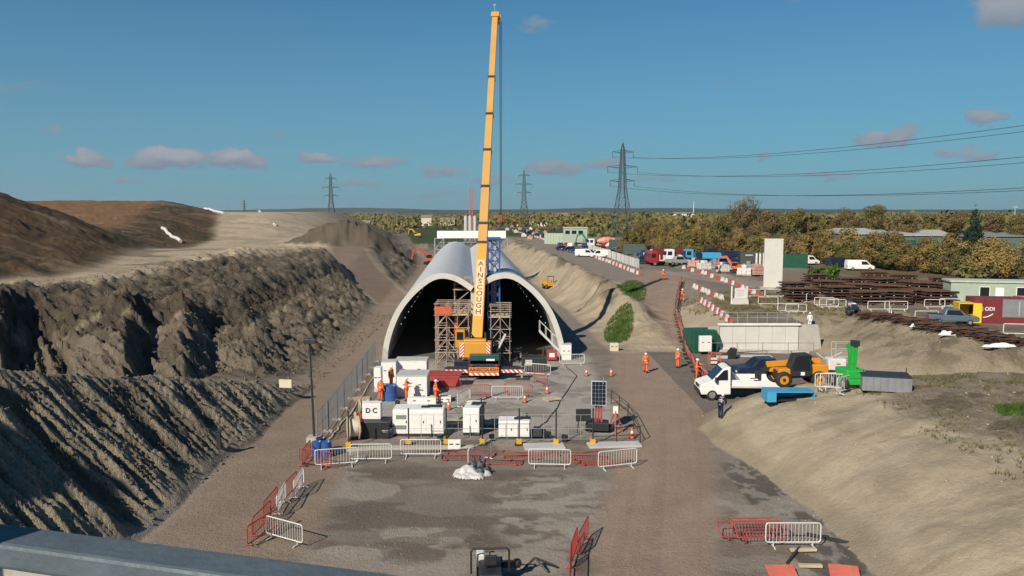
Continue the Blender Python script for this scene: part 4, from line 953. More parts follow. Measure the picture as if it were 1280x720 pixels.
def plainbox(px, py, d, label, m=white, rz=0, nm='site_box', lid=True, cat='box', dz=0):
    t = thing(nm, label, cat, at(px, py)+Vector((0,0,dz)), R(rz), 'white site boxes'); MB().box((0,d[1]/2,d[2]/2), d).build('body', m, t, bev=.03)
    if lid: MB().box((0,d[1]/2,d[2]+.03), (d[0]*1.03,d[1]*1.03,.07)).build('lid', lgrey, t)
    MB().box((d[0]*.25,-.012,d[2]*.6), (.22,.02,.06)).box((-d[0]*.25,-.012,d[2]*.6), (.22,.02,.06)).build('catches', darkst, t); return t
plainbox(515, 497, (2.3,2.2,1.65), 'big white box in the middle of the cluster left of the crane')
plainbox(514, 477, (2.6,1.6,1.75), 'white box standing behind the big one, against the tunnel floor')
plainbox(486, 479, (1.2,1.1,1.75), 'white cabinet at the left tunnel leg')
plainbox(472, 490, (.55,.9,1.9), 'tall slim white cabinet beside the left mesh fence', lid=False)
plainbox(527, 506, (2.1,.55,.5), 'long low white box on the gravel in front of the big white box', lid=False)
plainbox(556, 503, (.9,.7,.4), 'small white crate just left of the crane barriers', lid=False)
plainbox(568, 562, (.75,.3,.55), 'small white notice box between the front posts', lid=False)
plainbox(708, 450, (.95,.9,1.45), 'white cabinet before the right leg of the tunnel', lid=True)
plainbox(742, 536, (.9,.6,.55), 'dark control box below the solar panel', blackp, lid=False, nm='control_box')
plainbox(768, 439, (.85,.5,.8), 'pale box on the verge beside the embankment end', cream, lid=False)
def drum(px, py, label, m=blue, r=.3, h=.9, dz=0, group='blue drums'):
    t = thing('drum', label, 'drum', at(px, py)+Vector((0,0,dz)), 0, group); mb = MB().tube((0,0,0), (0,0,h), r, 18)
    [mb.tube((0,0,h*k-.02), (0,0,h*k+.02), r+.015, 18) for k in (.33,.66,.97)]; mb.build('body', m, t); MB().tube((r*.5,0,h), (r*.5,0,h+.04), .05, 8).build('bung', whiteP, t); return t
drum(488, 500, 'large blue drum among the white boxes', r=.55, h=1.1)
drum(397, 571, 'blue drum, left one of the pair at the fence corner'); drum(408, 571, 'blue drum, right one of the pair at the fence corner')
drum(402, 566, 'blue drum behind the pair at the fence corner', navy)
# cable drums and clutter by the fence
def reel(px, py, label, m, r=.7, w=.6, rz=20):
    t = thing('cable_reel', label, 'reel', at(px, py)+Vector((0,0,r)), R(rz), 'cable reels by the left fence'); MB().wheel((0,0,0), r*.75, w, (1,0,0), 22).tube((-w/2,0,0), (w/2,0,0), r*.5, 20).build('cable', m, t)
    for s in (-1, 1): MB().tube((s*w/2-.03,0,0), (s*w/2+.03,0,0), r, 24).build('flange', wood, t)
    return t
reel(442, 549, 'large timber cable reel between the fence and the black tank', cream, .72); reel(450, 531, 'smaller cable reel wound with red cable behind the large one', redp, .45); reel(455, 516, 'pale cable reel farther up the fence', cream, .5)
t = thing('hose_coil', 'grey coil of hose between the black tank and the large generator', 'hose', at(483, 546)); mb = MB()
for k in range(7):
    z = .08+.09*k; mb.path([(.42*math.cos(R(30*i)), .42*math.sin(R(30*i))+.1*math.sin(k), z) for i in range(13)], .05, 6)
mb.build('coil', grey, t)
# crumpled sheeting
tarp2 = mat('dirty_sheeting', (.50,.50,.49), .6, 0, .2, 3, bump=.6, dirt=.45)
def crumple(px, py, w, d, h, label, m, nm='crumpled_sheeting', seed=1, n=26):
    p0 = at(px, py); mb = MB(); vs = []
    for j in range(n+1):
        for i in range(n+1):
            u, v = i/n*2-1, j/n*2-1; rr = math.hypot(u, v); e = max(0, 1-rr**2.4)
            nx = float(fbm(np.array([u*2.2+seed*7]), np.array([v*2.2]), 4, seed)[0]); x = u*w/2*(1+.25*nx); y = v*d/2*(1+.2*nx)
            vs.append((x, y, max(0, e**.6*h*(.75+.9*nx))+.02))
    fs = [(j*(n+1)+i, j*(n+1)+i+1, (j+1)*(n+1)+i+1, (j+1)*(n+1)+i) for j in range(n) for i in range(n) if (i/n*2-.96)**2+(j/n*2-.96)**2 < 1.0]
    mb.add(vs, fs, True); o = mb.build(nm, m); o.location = p0; return tag(o, label, 'sheeting')
crumple(589, 594, 2.0, 1.5, .38, 'crumpled white sheeting dumped on the ground before the compound', tarp2, seed=3)
crumple(597, 592, 1.3, 1.0, .62, 'dark plastic bundle lying on the crumpled white sheeting', tarpb, seed=5)
crumple(1150, 409, 1.8, .6, .3, 'white sheet over the rusty bars, leftmost of the three in the right hand yard', tarp, seed=8)
crumple(1187, 419, 2.2, .6, .35, 'white sheet over the rusty bars, middle of the three in the right hand yard', tarp, seed=9)
crumple(1250, 434, 2.8, .55, .3, 'white sheet over the rusty bars, rightmost of the three in the right hand yard', tarp, seed=12)
# solar panel light tower
t = thing('solar_trailer', 'solar panel raised on red legs over a small trailer at the right of the compound', 'solar panel', at(748, 541), R(-6))
MB().box((0,.1,2.55), (.95,.06,1.55), rx=R(-14)).build('panel_frame', lgrey, t); mb = MB()
for i in range(3):
    for j in range(5): mb.box((-.29+.29*i, .03+(j-2)*.0-.0, 2.55), (.26,.02,.27)) if False else None
c_ = MB()
for i in range(4):
    for j in range(6):
        zz = (j-2.5)*.245; c_.box((-.33+.22*i, .065+zz*math.sin(R(14))-.0-.0, 2.55+zz*math.cos(R(14))), (.2,.03,.225), rx=R(-14))
c_.build('cells', mat('solar_cells', (.012,.014,.022), .12, 0, .15), t).location.y = -.01
MB().tube((0,.2,2.0), (0,.2,.5), .05).bar((-.2,.2,.4), (-.15,.2,1.9), .12).bar((.2,.2,.4), (.15,.2,1.9), .12).build('legs', redp, t)
MB().box((0,.3,.42), (1.3,1.0,.5)).build('battery_box', blackp, t, bev=.03); [MB().wheel((s*.75,.3,.26), .26, .16, (1,0,0), 16).build('wheel', black, t) for s in (-1,1)]
MB().tube((.28,.2,2.2), (.28,.2,3.6), .02).build('antenna', galv, t)
t = thing('message_board', 'dark screen on a stand left of the solar panel', 'screen', at(729, 541), R(4)); MB().box((0,0,1.15), (.95,.12,.8)).build('screen_case', blackp, t, bev=.02); MB().box((0,-.065,1.15), (.86,.01,.7)).build('screen', mat('screen_glass', (.03,.033,.038), .2), t); [MB().tube((s*.3,0,.8), (s*.38,.0,0), .03).build('leg', darkst, t) for s in (-1,1)]
t = thing('red_tripod', 'red and white frame beside the solar panel trailer', 'frame', at(769, 541)); mb = MB(); [mb.tube((0,0,1.6), (.55*math.cos(a), .55*math.sin(a), 0), .05) for a in (.4,2.5,4.6)]; mb.tube((-.4,0,.6), (.4,0,.6), .03); mb.build('legs', redpl, t); MB().box((0,0,1.5), (.3,.2,.45)).build('head', white, t)
# black towed tank nose next to small generator
t = thing('tow_hitch', 'black tow bar resting beside the small white generator', 'tow bar', at(675, 551)); MB().bar((-.5,.4,.45), (.7,.4,.38), .16).box((-.15,.4,.5), (.7,.7,.5), taper=.6).build('drawbar', blackp, t); MB().wheel((.55,.4,.2), .2, .12, (0,1,0), 14).build('jockey_wheel', black, t)
# dark machine boxes right of the crane
t = thing('site_pump', 'dark pump unit behind the right outrigger of the crane', 'pump', at(668, 466)); MB().box((0,.6,.75), (2.2,1.2,1.2)).build('body', darkst, t, bev=.05); MB().box((-.5,-.01,.9), (.6,.02,.5)).build('panel', lgrey, t); MB().tube((.8,.6,1.3), (.8,.6,1.9), .08).build('exhaust', rust, t)
t = thing('red_container', 'red open skip left of the crane chevrons', 'skip', at(549, 484), R(-4)); MB().prism([(-1.3,0),(1.3,0),(1.7,.95),(-1.7,.95)], (0,.7,.05), (1,0,0), (0,0,1), (0,1,0), 1.4).build('body', redp, t, bev=.03); MB().box((0,.7,1.03), (3.5,1.5,.08)).build('rim', redp, t)
t = thing('red_generator', 'red machine case at the right tunnel leg', 'machine', at(690, 452)); MB().box((0,.5,.55), (.9,.8,.9)).build('body', redp, t, bev=.04); MB().box((0,.09,.6), (.5,.02,.4)).build('panel', white, t)
t = thing('lattice_bundle', 'navy blue drum rack left of the crane housing', 'rack', at(577, 470)); MB().box((0,.6,.7), (1.3,1.0,1.1)).build('body', navy, t, bev=.05); MB().box((0,.08,.5), (1.1,.02,.45)).build('panel', lgrey, t)
# floodlight pole on the left
t = thing('floodlight_pole', 'tall dark floodlight pole rising by the left fence corner', 'light pole', at(393, 551)); MB().tube((0,0,0), (-.15,0,6.1), .075, 8, .05).build('pole', darkst, t); MB().box((-.1,-.1,6.2), (.75,.3,.28)).build('lamp_head', darkst, t, bev=.03); MB().box((0,0,.15), (.8,.8,.3)).build('base', concr, t)
# small sign on the left path, and the post in the near heap
t = thing('site_sign', 'small pale sign board on the path between the left heaps', 'sign', at(357, 492), R(-8)); MB().box((0,0,.75), (.95,.04,.62)).build('board', cream, t); mb = MB(); [mb.box((-.1,-.026,.9-.12*i), (.5-.1*(i%2),.006,.04)) for i in range(3)]; [MB().tube((s*.35,.04,0), (s*.35,.04,.7), .025).build('leg', darkst, t) for s in (-1,1)]
t = thing('timber_post', 'short dark post standing at the foot of the near left heap', 'post', at(274, 560)); MB().box((0,0,.5), (.22,.22,1.0), taper=.9).build('stake', darkst, t); MB().box((0,0,1.0), (.3,.3,.06)).build('cap', darkst, t)

# pallets, buckets, cones and cables lying about the compound
def pallet_proto():
    t = thing('pallet', None, 'pallet'); mb = MB(); [mb.box((0,-.5+.2*i,.13), (1.2,.14,.025)) for i in range(6)]; mb.build('deck', wood, t)
    for x in (-.5,0,.5): MB().box((x,0,.055), (.1,1.0,.1)).build('bearer', wood, t)
    return t
for k, (px, py, a, lb) in enumerate(((548,498,10,'pale timber pallet left of the crane barriers'),(612,530,-18,'pale timber pallet between the narrow and the small generator'),(690,500,24,'pale timber pallet on the open gravel right of the crane'),(566,530,4,'pale timber pallet between the large and the narrow generator'),(452,500,12,'pale timber pallet at the left mesh fence'))): put('pallet', pallet_proto, at(px, py), R(a), lb, 'pallet', 'pallets in the compound')
def cone_proto():
    t = thing('traffic_cone', None, 'cone'); MB().tube((0,0,.03), (0,0,.75), .16, 12, .03).build('cone', redor, t); MB().tube((0,0,.35), (0,0,.5), .104, 12, .076, caps=False).build('band', whiteP, t); MB().box((0,0,.02), (.4,.4,.04)).build('base', black, t); return t
for k, (px, py, lb) in enumerate(((656,503,'traffic cone right of the silver barrier at the crane front'),(684,492,'traffic cone near the red barriers right of the crane'),(733,470,'traffic cone beside the white cabinet at the right tunnel leg'),(790,548,'traffic cone at the front right corner of the compound'),(561,512,'traffic cone between the white crates and the narrow generator'),(764,470,'traffic cone at the left edge of the haul road'))): put('cone', cone_proto, at(px, py), 0, lb, 'cone', 'traffic cones in the compound')
def bucket_proto():
    t = thing('bucket', None, 'bucket'); MB().tube((0,0,0), (0,0,.4), .16, 12, .2).build('pail', blackp, t); MB().path([(.19*math.cos(R(30*i)),0,.4+.12*math.sin(R(30*i))) for i in range(7)], .01).build('handle', galv, t); return t
for k, (px, py, lb) in enumerate(((550,551,'black bucket right of the large generator'),(615,551,'black bucket right of the narrow generator'),(497,508,'black bucket near the blue drum in the box cluster'),(706,552,'black bucket among the posts left of the message board'))): put('bucket', bucket_proto, at(px, py), 0, lb, 'bucket', 'black buckets')
def cable(pix, r, m, lb, nm='cable'):
    pts = []; P = [at(*p) for p in pix]
    for a, b in zip(P, P[1:]):
        for i in range(6): q = a.lerp(b, i/6)+Vector((rnd.uniform(-.12,.12), rnd.uniform(-.12,.12), 0)); pts.append(Vector((q.x, q.y, gz(q.x, q.y)+r)))
    tag(MB().path(pts, r, 6).build(nm, m), lb, nm)
cable([(556,552),(580,520),(602,500),(640,488)], .04, blackp, 'black cable trailing from the large generator towards the crane')
cable([(665,545),(690,520),(720,470),(705,455)], .035, blackp, 'black cable from the small generator to the right tunnel leg')
cable([(400,560),(425,535),(452,495),(476,462)], .06, cream, 'pale hose along the foot of the left mesh fence', 'hose')
cable([(540,565),(590,562),(660,567),(730,566),(790,562)], .05, pipeb, 'red brown hose along the compound front behind the barriers', 'hose')
# ------------------------------------------------------------------ vehicles (length along +X, nose at +X)
lampw = mat('headlamp', (.7,.7,.68), .15); lampr = mat('tail_lamp', (.35,.02,.02), .2)
def wheels(t, xs, hw, r, w=.22, ex=None):
    for x in xs:
        for s in (-1, 1):
            o = MB().wheel((x, s*(hw-w/2), r), r, w, (0,1,0), 20).tube((x, s*(hw-w/2)-w*.3, r), (x, s*(hw-w/2)+w*.3, r), r*.62, 16).build('wheel', black, t)
            MB().tube((x, s*(hw-.02)-.01, r), (x, s*(hw-.02)+.012, r), r*.55, 14).build('rim', rim, o)
def cabin(mb, prof, w0, w1, zb, zt):
    """side profile (x,z) extruded across the width and drawn in towards the roof"""
    n = len(prof); vs = []
    for s in (-1, 1):
        for x, z in prof:
            k = min(1, max(0, (z-zb)/(zt-zb))); vs.append((x, s*(w0+(w1-w0)*k)/2, z))
    mb.add(vs, [tuple(range(n)), tuple(range(2*n-1, n-1, -1))]+[((i+1)%n, i, i+n, (i+1)%n+n) for i in range(n)]); return mb
def sidewin(mb, q, w0, w1, zb, zt, e=.012, sides=(-1, 1)):
    for s in sides:
        vs = [(x, s*((w0+(w1-w0)*min(1, max(0, (z-zb)/(zt-zb))))/2+e), z) for x, z in q]; mb.add(vs, [tuple(range(len(q)))] if s < 0 else [tuple(range(len(q)-1, -1, -1))])
    return mb
def car_proto(kind, m):
    t = thing({'car':'parked_car','van':'parked_van','pickup':'pickup_truck'}[kind], None, kind if kind != 'pickup' else 'pickup')
    if kind == 'car': L, Wd, zt = 4.3, 1.78, 1.46; body = [(-2.12,.32),(2.1,.30),(2.15,.55),(2.02,.74),(1.05,.90),(-1.6,.95),(-2.1,.88),(-2.16,.55)]; top = [(1.1,.88),(.35,1.42),(-1.15,1.45),(-1.95,.94)]; wd = [(.85,.93),(.3,1.36),(-1.1,1.39),(-1.6,.98)]; wx = (-1.3, 1.32)
    elif kind == 'van': L, Wd, zt = 5.0, 1.95, 1.98; body = [(-2.45,.32),(2.4,.30),(2.46,.6),(2.3,.95),(1.75,1.1),(-2.48,1.1)]; top = [(1.85,1.06),(1.05,1.9),(.6,1.97),(-2.42,1.97),(-2.48,1.06)]; wd = [(1.55,1.12),(1.0,1.72),(.1,1.76),(.1,1.12)]; wx = (-1.5, 1.6)
    else: L, Wd, zt = 5.2, 1.85, 1.78; body = [(-2.58,.45),(2.5,.42),(2.6,.7),(2.5,.98),(1.3,1.10),(-2.58,1.12)]; top = [(1.35,1.08),(.65,1.72),(-.75,1.76),(-1.0,1.1)]; wd = [(1.05,1.12),(.6,1.65),(-.68,1.68),(-.8,1.13)]; wx = (-1.55, 1.62)
    zb = top[0][1]
    MB().prism(body, (0,0,0), (1,0,0), (0,0,1), (0,1,0), Wd).build('body', m, t, bev=.07)
    b = cabin(MB(), top, Wd*.97, Wd*.78, zb, zt).build('cabin', m, t, bev=.05)
    [sidewin(MB(), wd, Wd*.97, Wd*.78, zb, zt, .012, (s,)).build('side_window', glass, t) for s in (-1, 1)]
    (xa, za), (xb, zb2) = top[0], top[1]; g = MB(); k0, k1 = .1, .92; n = Vector((zb2-za, 0, xa-xb)).normalized()*.015
    p = lambda k, s: Vector((xa+(xb-xa)*k, s*(Wd*.97+(Wd*.78-Wd*.97)*k)/2*.93, za+(zb2-za)*k))+n
    g.add([p(k0,-1), p(k0,1), p(k1,1), p(k1,-1)], [(0,1,2,3)]); g.build('windscreen', glass, t)
    for s in (-1, 1):
        MB().box((L/2-.07, s*Wd*.36, .72), (.16,.34,.15)).build('headlight', lampw, t); MB().box((-L/2+.0, s*Wd*.42, .85), (.1,.16,.28)).build('tail_light', lampr, t)
    if kind == 'pickup':
        MB().box((-1.8, 0, 1.125), (1.45, Wd*.86, .03)).build('load_bed_cover', blackp, t)
    wheels(t, wx, Wd/2+.02, .34, .22); return t
PAINT = {'silver': mat('silver_paint', (.42,.43,.44), .3, .4, .08, 2), 'blue': mat('car_blue', (.02,.06,.19), .3, .2, .08, 2), 'black': mat('car_black', (.015,.016,.019), .25, .2, .1, 2), 'white': white, 'red': mat('car_red', (.36,.02,.02), .3, .1, .08, 2), 'grey': mat('car_grey', (.09,.10,.11), .3, .3, .08, 2), 'navy': navy, 'green': dgreen, 'bg': blueg, 'sky': skyblue}
def vehicle(kind, paint, px, py, rz, label, group=None, pos=None):
    p = pos or at(px, py); return put(kind+paint, lambda: car_proto(kind, PAINT[paint]), p, R(rz), label, {'car':'car','van':'van','pickup':'pickup'}[kind], group)
CP = 'vehicles parked in the far yard'
FAR = [('car','navy',704,313,'leftmost car of the far parked row, dark navy, below the pale green hut'),('car','black',711,314,'black car second from the left in the far parked row'),('car','blue',719,316,'blue car in the far parked row beside the dark green machine'),('car','grey',728,318,'grey car in the far parked row, in front of the mixer lorry'),('car','navy',738,319,'navy car just left of the first white van in the far row'),
       ('van','white',731,321,'white van at the front of the far parked row, left one'),('van','white',750,322,'white van parked in the far row below the mixer lorry'),('car','black',760,318,'black car behind the white vans in the far row'),('car','silver',768,316,'silver car parked behind the white mesh panels'),
       ('van','grey',777,316,'grey van parked behind the white mesh panels'),('van','white',788,307,'white van parked under the large pylon, left one'),('van','white',799,308,'white van parked under the large pylon, right one'),
       ('van','navy',806,330,'navy van to the left of the red lorry'),('pickup','silver',848,331,'silver pickup before the white lorry in the far yard'),('car','silver',905,322,'silver car at the hedge behind the blue lorry'),('van','white',893,316,'white van close under the hedge behind the blue lorry'),('van','white',880,313,'white van close under the hedge, left of the other'),('pickup','navy',908,330,'navy pickup right of the sky blue lorry'),('car','grey',918,326,'dark grey car left of the dark steel box in the far yard'),
       ('van','white',1008,331,'white van next to the dark green container beside the tall pale slab'),('van','white',1074,338,'white van parked by the green bush in the right yard'),('van','navy',1049,334,'navy van between the green bush and the white van')]
for k, (kd, pt, px, py, lb) in enumerate(FAR): vehicle(kd, pt, px, py, rnd.choice((175, 184, 172, -4, 10)), lb, CP)
vehicle('pickup', 'bg', 1190, 405, -16, 'blue grey pickup parked beside the open yellow container').scale = (.84,)*3
vehicle('pickup', 'navy', 954, 472, 184, 'navy pickup partly hidden behind the white dropside truck')
# more small vehicles packed into the far yard
r_ = random.Random(21); FILL = [(700+7.2*i, 308.5+.12*i) for i in range(13)]+[(808+9.5*i, 321-.1*i) for i in range(14)]+[(655+8*i, 291+2.0*i) for i in range(6)]
for k, (px, py) in enumerate(FILL):
    kd = r_.choice(('car','car','van','pickup')); pt = r_.choice(('white','white','silver','grey','black','navy','blue','red','green'))
    vehicle(kd, pt, px+r_.uniform(-2,2), py+r_.uniform(-.6,.6), r_.choice((0,180,176,85,95,8)), '%s %s parked %s, %s from the left of its row' % (pt, kd, 'below the pylons' if k < 13 else 'under the hedge' if k < 27 else 'beyond the hut', nth(k if k < 13 else k-13 if k < 27 else k-27)), CP)
def lorry_proto(m, cargo, boxm):
    t = thing('lorry', None, 'lorry'); MB().box((0,0,.75), (8.4,.9,.3)).build('chassis', darkst, t)
    c = MB(); cabin(c, [(2.6,.7),(4.3,.7),(4.35,1.5),(4.15,2.85),(3.9,2.95),(2.6,2.95)], 2.45, 2.3, .7, 2.95); c.build('cab', m, t, bev=.06)
    [sidewin(MB(), [(3.1,1.75),(4.1,1.75),(4.0,2.55),(3.1,2.55)], 2.45, 2.3, .7, 2.95, .012, (s,)).build('side_window', glass, t) for s in (-1,1)]; MB().box((4.29,0,2.15), (.03,2.0,.85), ry=R(-8)).build('windscreen', glass, t)
    if cargo == 'box': MB().box((-.9,0,2.15), (6.6,2.45,2.3)).build('cargo_box', boxm, t, bev=.04)
    elif cargo == 'flat': MB().box((-.9,0,1.15), (6.6,2.45,.22)).build('flatbed', boxm, t); MB().box((2.3,0,1.8), (.1,2.4,1.1)).build('headboard', boxm, t); MB().box((-1.4,0,1.75), (4.2,2.2,1.0), taper=.9).build('load', boxm, t, bev=.05)
    else:
        d = MB(); c0 = Vector((-.9,0,2.25)); prof = [(-3.0,.55),(-1.6,1.15),(.2,1.22),(1.6,.85),(2.4,.35)]
        for (xa, ra), (xb, rb) in zip(prof, prof[1:]): d.tube(c0+Vector((xa,0,.12*xa*-.5)), c0+Vector((xb,0,.12*xb*-.5)), ra, 20, rb, caps=False)
        d.tube(c0+Vector((-3.05,0,.18)), c0+Vector((-3.0,0,.18)), .55, 20); d.build('drum', boxm, t); MB().box((-3.6,0,2.2), (.7,1.2,1.6)).build('chute', m, t)
    wheels(t, (3.3, -1.2, -2.5), 1.24, .5, .3); return t
def lorry(m, cargo, bm, px, py, rz, lb): o = lorry_proto(m, cargo, bm); o.location = at(px, py); o.rotation_euler = (0,0,R(rz)); o['label'] = lb; o['group'] = 'lorries in the far yard'; return o
lorry(PAINT['red'], 'box', maroon, 831, 330, 188, 'red lorry with a dark red box body in the far yard')
lorry(PAINT['red'], 'flat', cream, 836, 332, 186, 'red flatbed lorry with a cream load in front of the red box lorry')
lorry(white, 'flat', navy, 856, 329, 186, 'white lorry with a dark load between the red and the sky blue lorries')
lorry(skyblue, 'flat', skyblue, 880, 329, 184, 'sky blue flatbed lorry with a sky blue load in the far yard')
lorry(navy, 'flat', navy, 905, 326, 184, 'navy flatbed lorry right of the sky blue one')
lorry(white, 'mixer', mat('mixer_salmon', (.62,.26,.18), .5), 752, 310, 190, 'concrete mixer lorry with a salmon pink drum in the far parked row')

# white dropside truck
tr = thing('dropside_truck', 'white dropside pickup truck with a long low bed, parked at the pit edge', 'truck', at(925, 497), R(178)); tr.scale = (1.14,)*3
c = MB(); cabin(c, [(.85,.42),(2.75,.40),(2.86,.72),(2.78,1.05),(2.05,1.32),(1.3,2.12),(1.05,2.2),(.85,2.2)], 1.98, 1.72, 1.05, 2.2); cb = c.build('cab', white, tr, bev=.05)
[sidewin(MB(), [(1.05,1.38),(1.95,1.34),(1.32,2.0),(1.05,2.04)], 1.98, 1.72, 1.05, 2.2, .012, (s,)).build('side_window', glass, tr) for s in (-1,1)]
g = MB(); g.add([(2.03,-.82,1.36),(2.03,.82,1.36),(1.36,.76,2.08),(1.36,-.76,2.08)], [(0,1,2,3)]); o = g.build('windscreen', glass, tr); o.location = (.03,0,.012)
MB().box((2.83,0,.55), (.1,1.85,.34)).build('bumper', blackp, tr, bev=.03); MB().box((2.84,0,.88), (.05,.9,.2)).build('grille', blackp, tr)
[MB().box((2.72,s*.78,.95), (.24,.34,.2)).build('headlight', lampw, tr) for s in (-1,1)]
[MB().box((1.85,s*1.12,1.42), (.12,.2,.3)).build('mirror', blackp, tr) for s in (-1,1)]
MB().box((-.95,0,.62), (4.0,.8,.18)).build('chassis', darkst, tr); MB().box((-1.05,0,.92), (3.7,2.02,.1)).build('bed_floor', lgrey, tr)
for s in (-1,1): MB().box((-1.05,s*1.0,1.18), (3.7,.05,.44)).build('side_board', white, tr, bev=.01)
MB().box((-2.9,0,1.18), (.05,1.95,.44)).build('tail_board', white, tr); mb = MB(); [mb.bar((.82,s*.85,.9), (.82,s*.85,2.25), .06) for s in (-1,0,1)]; mb.bar((.82,-.9,2.25), (.82,.9,2.25), .06); mb.bar((.82,-.9,1.6), (.82,.9,1.6), .05); mb.build('headboard', darkst, tr)
wheels(tr, (2.05, -1.55), 1.0, .36, .24)

# yellow telehandler
th = thing('telehandler', 'amber and black telehandler with large wheels behind the white truck', 'telehandler', at(996, 481), R(181)); th.scale = (.84,)*3
MB().box((0,0,.95), (3.6,1.2,.55)).build('chassis', darkst, th, bev=.04); MB().box((-1.35,-.1,1.35), (1.5,1.9,.75)).build('engine_cover', amber, th, bev=.08); MB().box((1.15,.55,1.2), (1.2,.8,.45)).build('front_fender', amber, th, bev=.06)
MB().box((1.3,-.6,1.15), (1.5,.7,.4)).build('side_pod', amber, th, bev=.06)
c = MB(); cabin(c, [(-.65,.9),(.85,.9),(.95,1.6),(.6,2.55),(-.5,2.6),(-.7,1.6)], 1.0, .9, .9, 2.6); cb = c.build('cab', blackp, th, bev=.03); cb.location = (0,.62,0); [sidewin(MB(), [(-.5,1.3),(.75,1.3),(.8,1.6),(.52,2.4),(-.42,2.45),(-.55,1.6)], 1.0,.9,.9,2.6, .012, (s,)).build('window', glass, cb) for s in (-1,1)]; MB().box((-.62,0,2.05), (.02,.8,.8), ry=R(-12)).build('rear_window', glass, cb); [MB().box((.35,s*1.0,2.75), (.12,.12,.12)).build('beacon', redor, cb) for s in ()]
MB().box((0,1.135,1.1), (.3,.02,.25)).build('marking', white, cb).location=(0,-.62,0)
MB().bar((-1.9,-.35,1.85), (2.3,-.35,1.55), .34, .42).build('boom', amber, th, bev=.03); MB().bar((2.0,-.35,1.5), (2.9,-.35,.8), .24, .3).build('boom_nose', darkst, th)
mb = MB(); mb.box((3.0,-.1,.75), (.1,1.3,.6)); [mb.box((3.2,s*.4-.1,.42), (.5,.12,.06)) for s in (-1,1)]; mb.build('fork_carriage', darkst, th)
for x in (-1.35, 1.4):
    for s in (-1,1):
        o = MB().wheel((x,s*.98,.62), .62, .45, (0,1,0), 24).build('wheel', black, th)
        MB().tube((x,s*.98-.16,.62), (x,s*.98+.16,.62), .36, 16).build('rim', cream if False else amber, o); MB().tube((x,s*1.15,.62), (x,s*1.155+.02*s,.62), .13, 10).build('hub', darkst, o)
# green boom lift
gl = thing('boom_lift', 'bright green folded boom lift beside the grey skip', 'boom lift', at(1062, 484), R(95)); gl.scale = (.8,)*3
MB().box((0,0,.62), (2.3,1.5,.42)).build('chassis', green, gl, bev=.05); MB().box((0,0,1.15), (1.9,1.5,.65)).build('turntable', green, gl, bev=.08)
mb = MB(); mb.bar((-.3,0,1.4), (-.5,0,3.55), .42, .42); mb.bar((-.05,.02,1.5), (.1,.02,3.3), .3, .3); mb.build('boom', green, gl, bev=.03)
MB().bar((-.5,-.02,3.45), (.5,0,3.1), .36, .36).build('knuckle', green, gl, bev=.03)
mb = MB(); mb.box((-.55,0,3.5), (.5,.5,.4)); mb.build('boom_head', darkst, gl)
mb = MB(); [mb.tube((x,y,2.2), (x,y,3.3), .025, 5) for x in (.7,1.4) for y in (-.85,.85)]; [mb.path([(.7,-.85,z),(1.4,-.85,z),(1.4,.85,z),(.7,.85,z),(.7,-.85,z)], .025, 5) for z in (2.2,2.75,3.3)]; mb.box((1.05,0,2.2), (.7,1.7,.05)); mb.build('basket', lgrey, gl)
for x in (-.85,.85):
    for s in (-1,1): o = MB().wheel((x,s*.85,.45), .45, .32, (0,1,0), 20).build('wheel', black, gl); MB().tube((x,s*.85-.12,.45), (x,s*.85+.12,.45), .26, 14).build('rim', lgrey, o)
# pale light set and bits between them
ls = thing('light_set', 'pale wheeled lighting set between the amber telehandler and the green lift', 'light tower', at(1046, 470), R(-4)); MB().box((0,.5,1.0), (1.5,1.1,1.0)).build('canopy', whiteP, ls, bev=.05); MB().box((-.9,.9,.9), (.9,1.0,.9)).build('engine_box', grey, ls, bev=.04); MB().box((.1,-.06,1.05), (.3,.02,.1)).build('marking', redp, ls)
mb = MB(); mb.bar((-.9,.5,1.2), (.5,.5,2.0), .1); mb.bar((-1.6,.6,1.9), (-.2,.5,.8), .09); mb.build('folded_mast', lgrey, ls); [MB().wheel((x,-.1,.28), .28, .18, (0,1,0), 16).build('wheel', black, ls) for x in (-.5,.6)]
for k, (px, py, a) in enumerate(((1040,487,10),(1050,489,-15),(1060,491,35))): put('g', mk_g, at(px, py), R(a), 'silver crowd barrier before the pale light set, %s from the left' % nth(k), 'barrier', 'silver barriers in the pit')
# grey skip
sk = thing('waste_skip', 'long grey ribbed steel skip with flat lid at the right end of the pit', 'skip', at(1108, 491), R(-16)); sk.scale = (.74,)*3; L, Wd, H_ = 3.6, 2.3, 1.25
MB().prism([(-L/2,0.12),(L/2,.12),(L/2,H_),(-L/2,H_)], (0,1.0,0), (1,0,0), (0,0,1), (0,1,0), Wd).build('body', grey, sk)
for i in range(7): MB().box((-L/2+.2+.53*i,-.19,.68), (.12,.09,1.1)).build('rib', grey, sk)
MB().box((0,1.0,H_+.04), (L+.06,Wd+.08,.07)).build('lid', darkst, sk); [MB().tube((x,y,H_), (x,y,H_+.5), .04, 6).build('lug', darkst, sk) for x, y in ((-1.7,.2),(1.0,.0),(1.7,1.9))]
# blue trough
bt2 = thing('blue_trough', 'low sky blue steel trough open at the front, in front of the pit vehicles', 'trough', at(989, 503), R(-1))
mb = MB(); mb.box((0,.65,.62), (2.9,1.25,.07)); mb.box((-1.42,.65,.3), (.07,1.25,.6)); mb.box((1.42,.65,.3), (.07,1.25,.6)); mb.box((0,1.25,.3), (2.85,.06,.6)); mb.box((-1.15,.02,.3), (.5,.05,.58)); mb.build('body', skyblue, bt2); MB().box((0,.7,.05), (2.7,1.0,.04)).build('base', darkst, bt2)
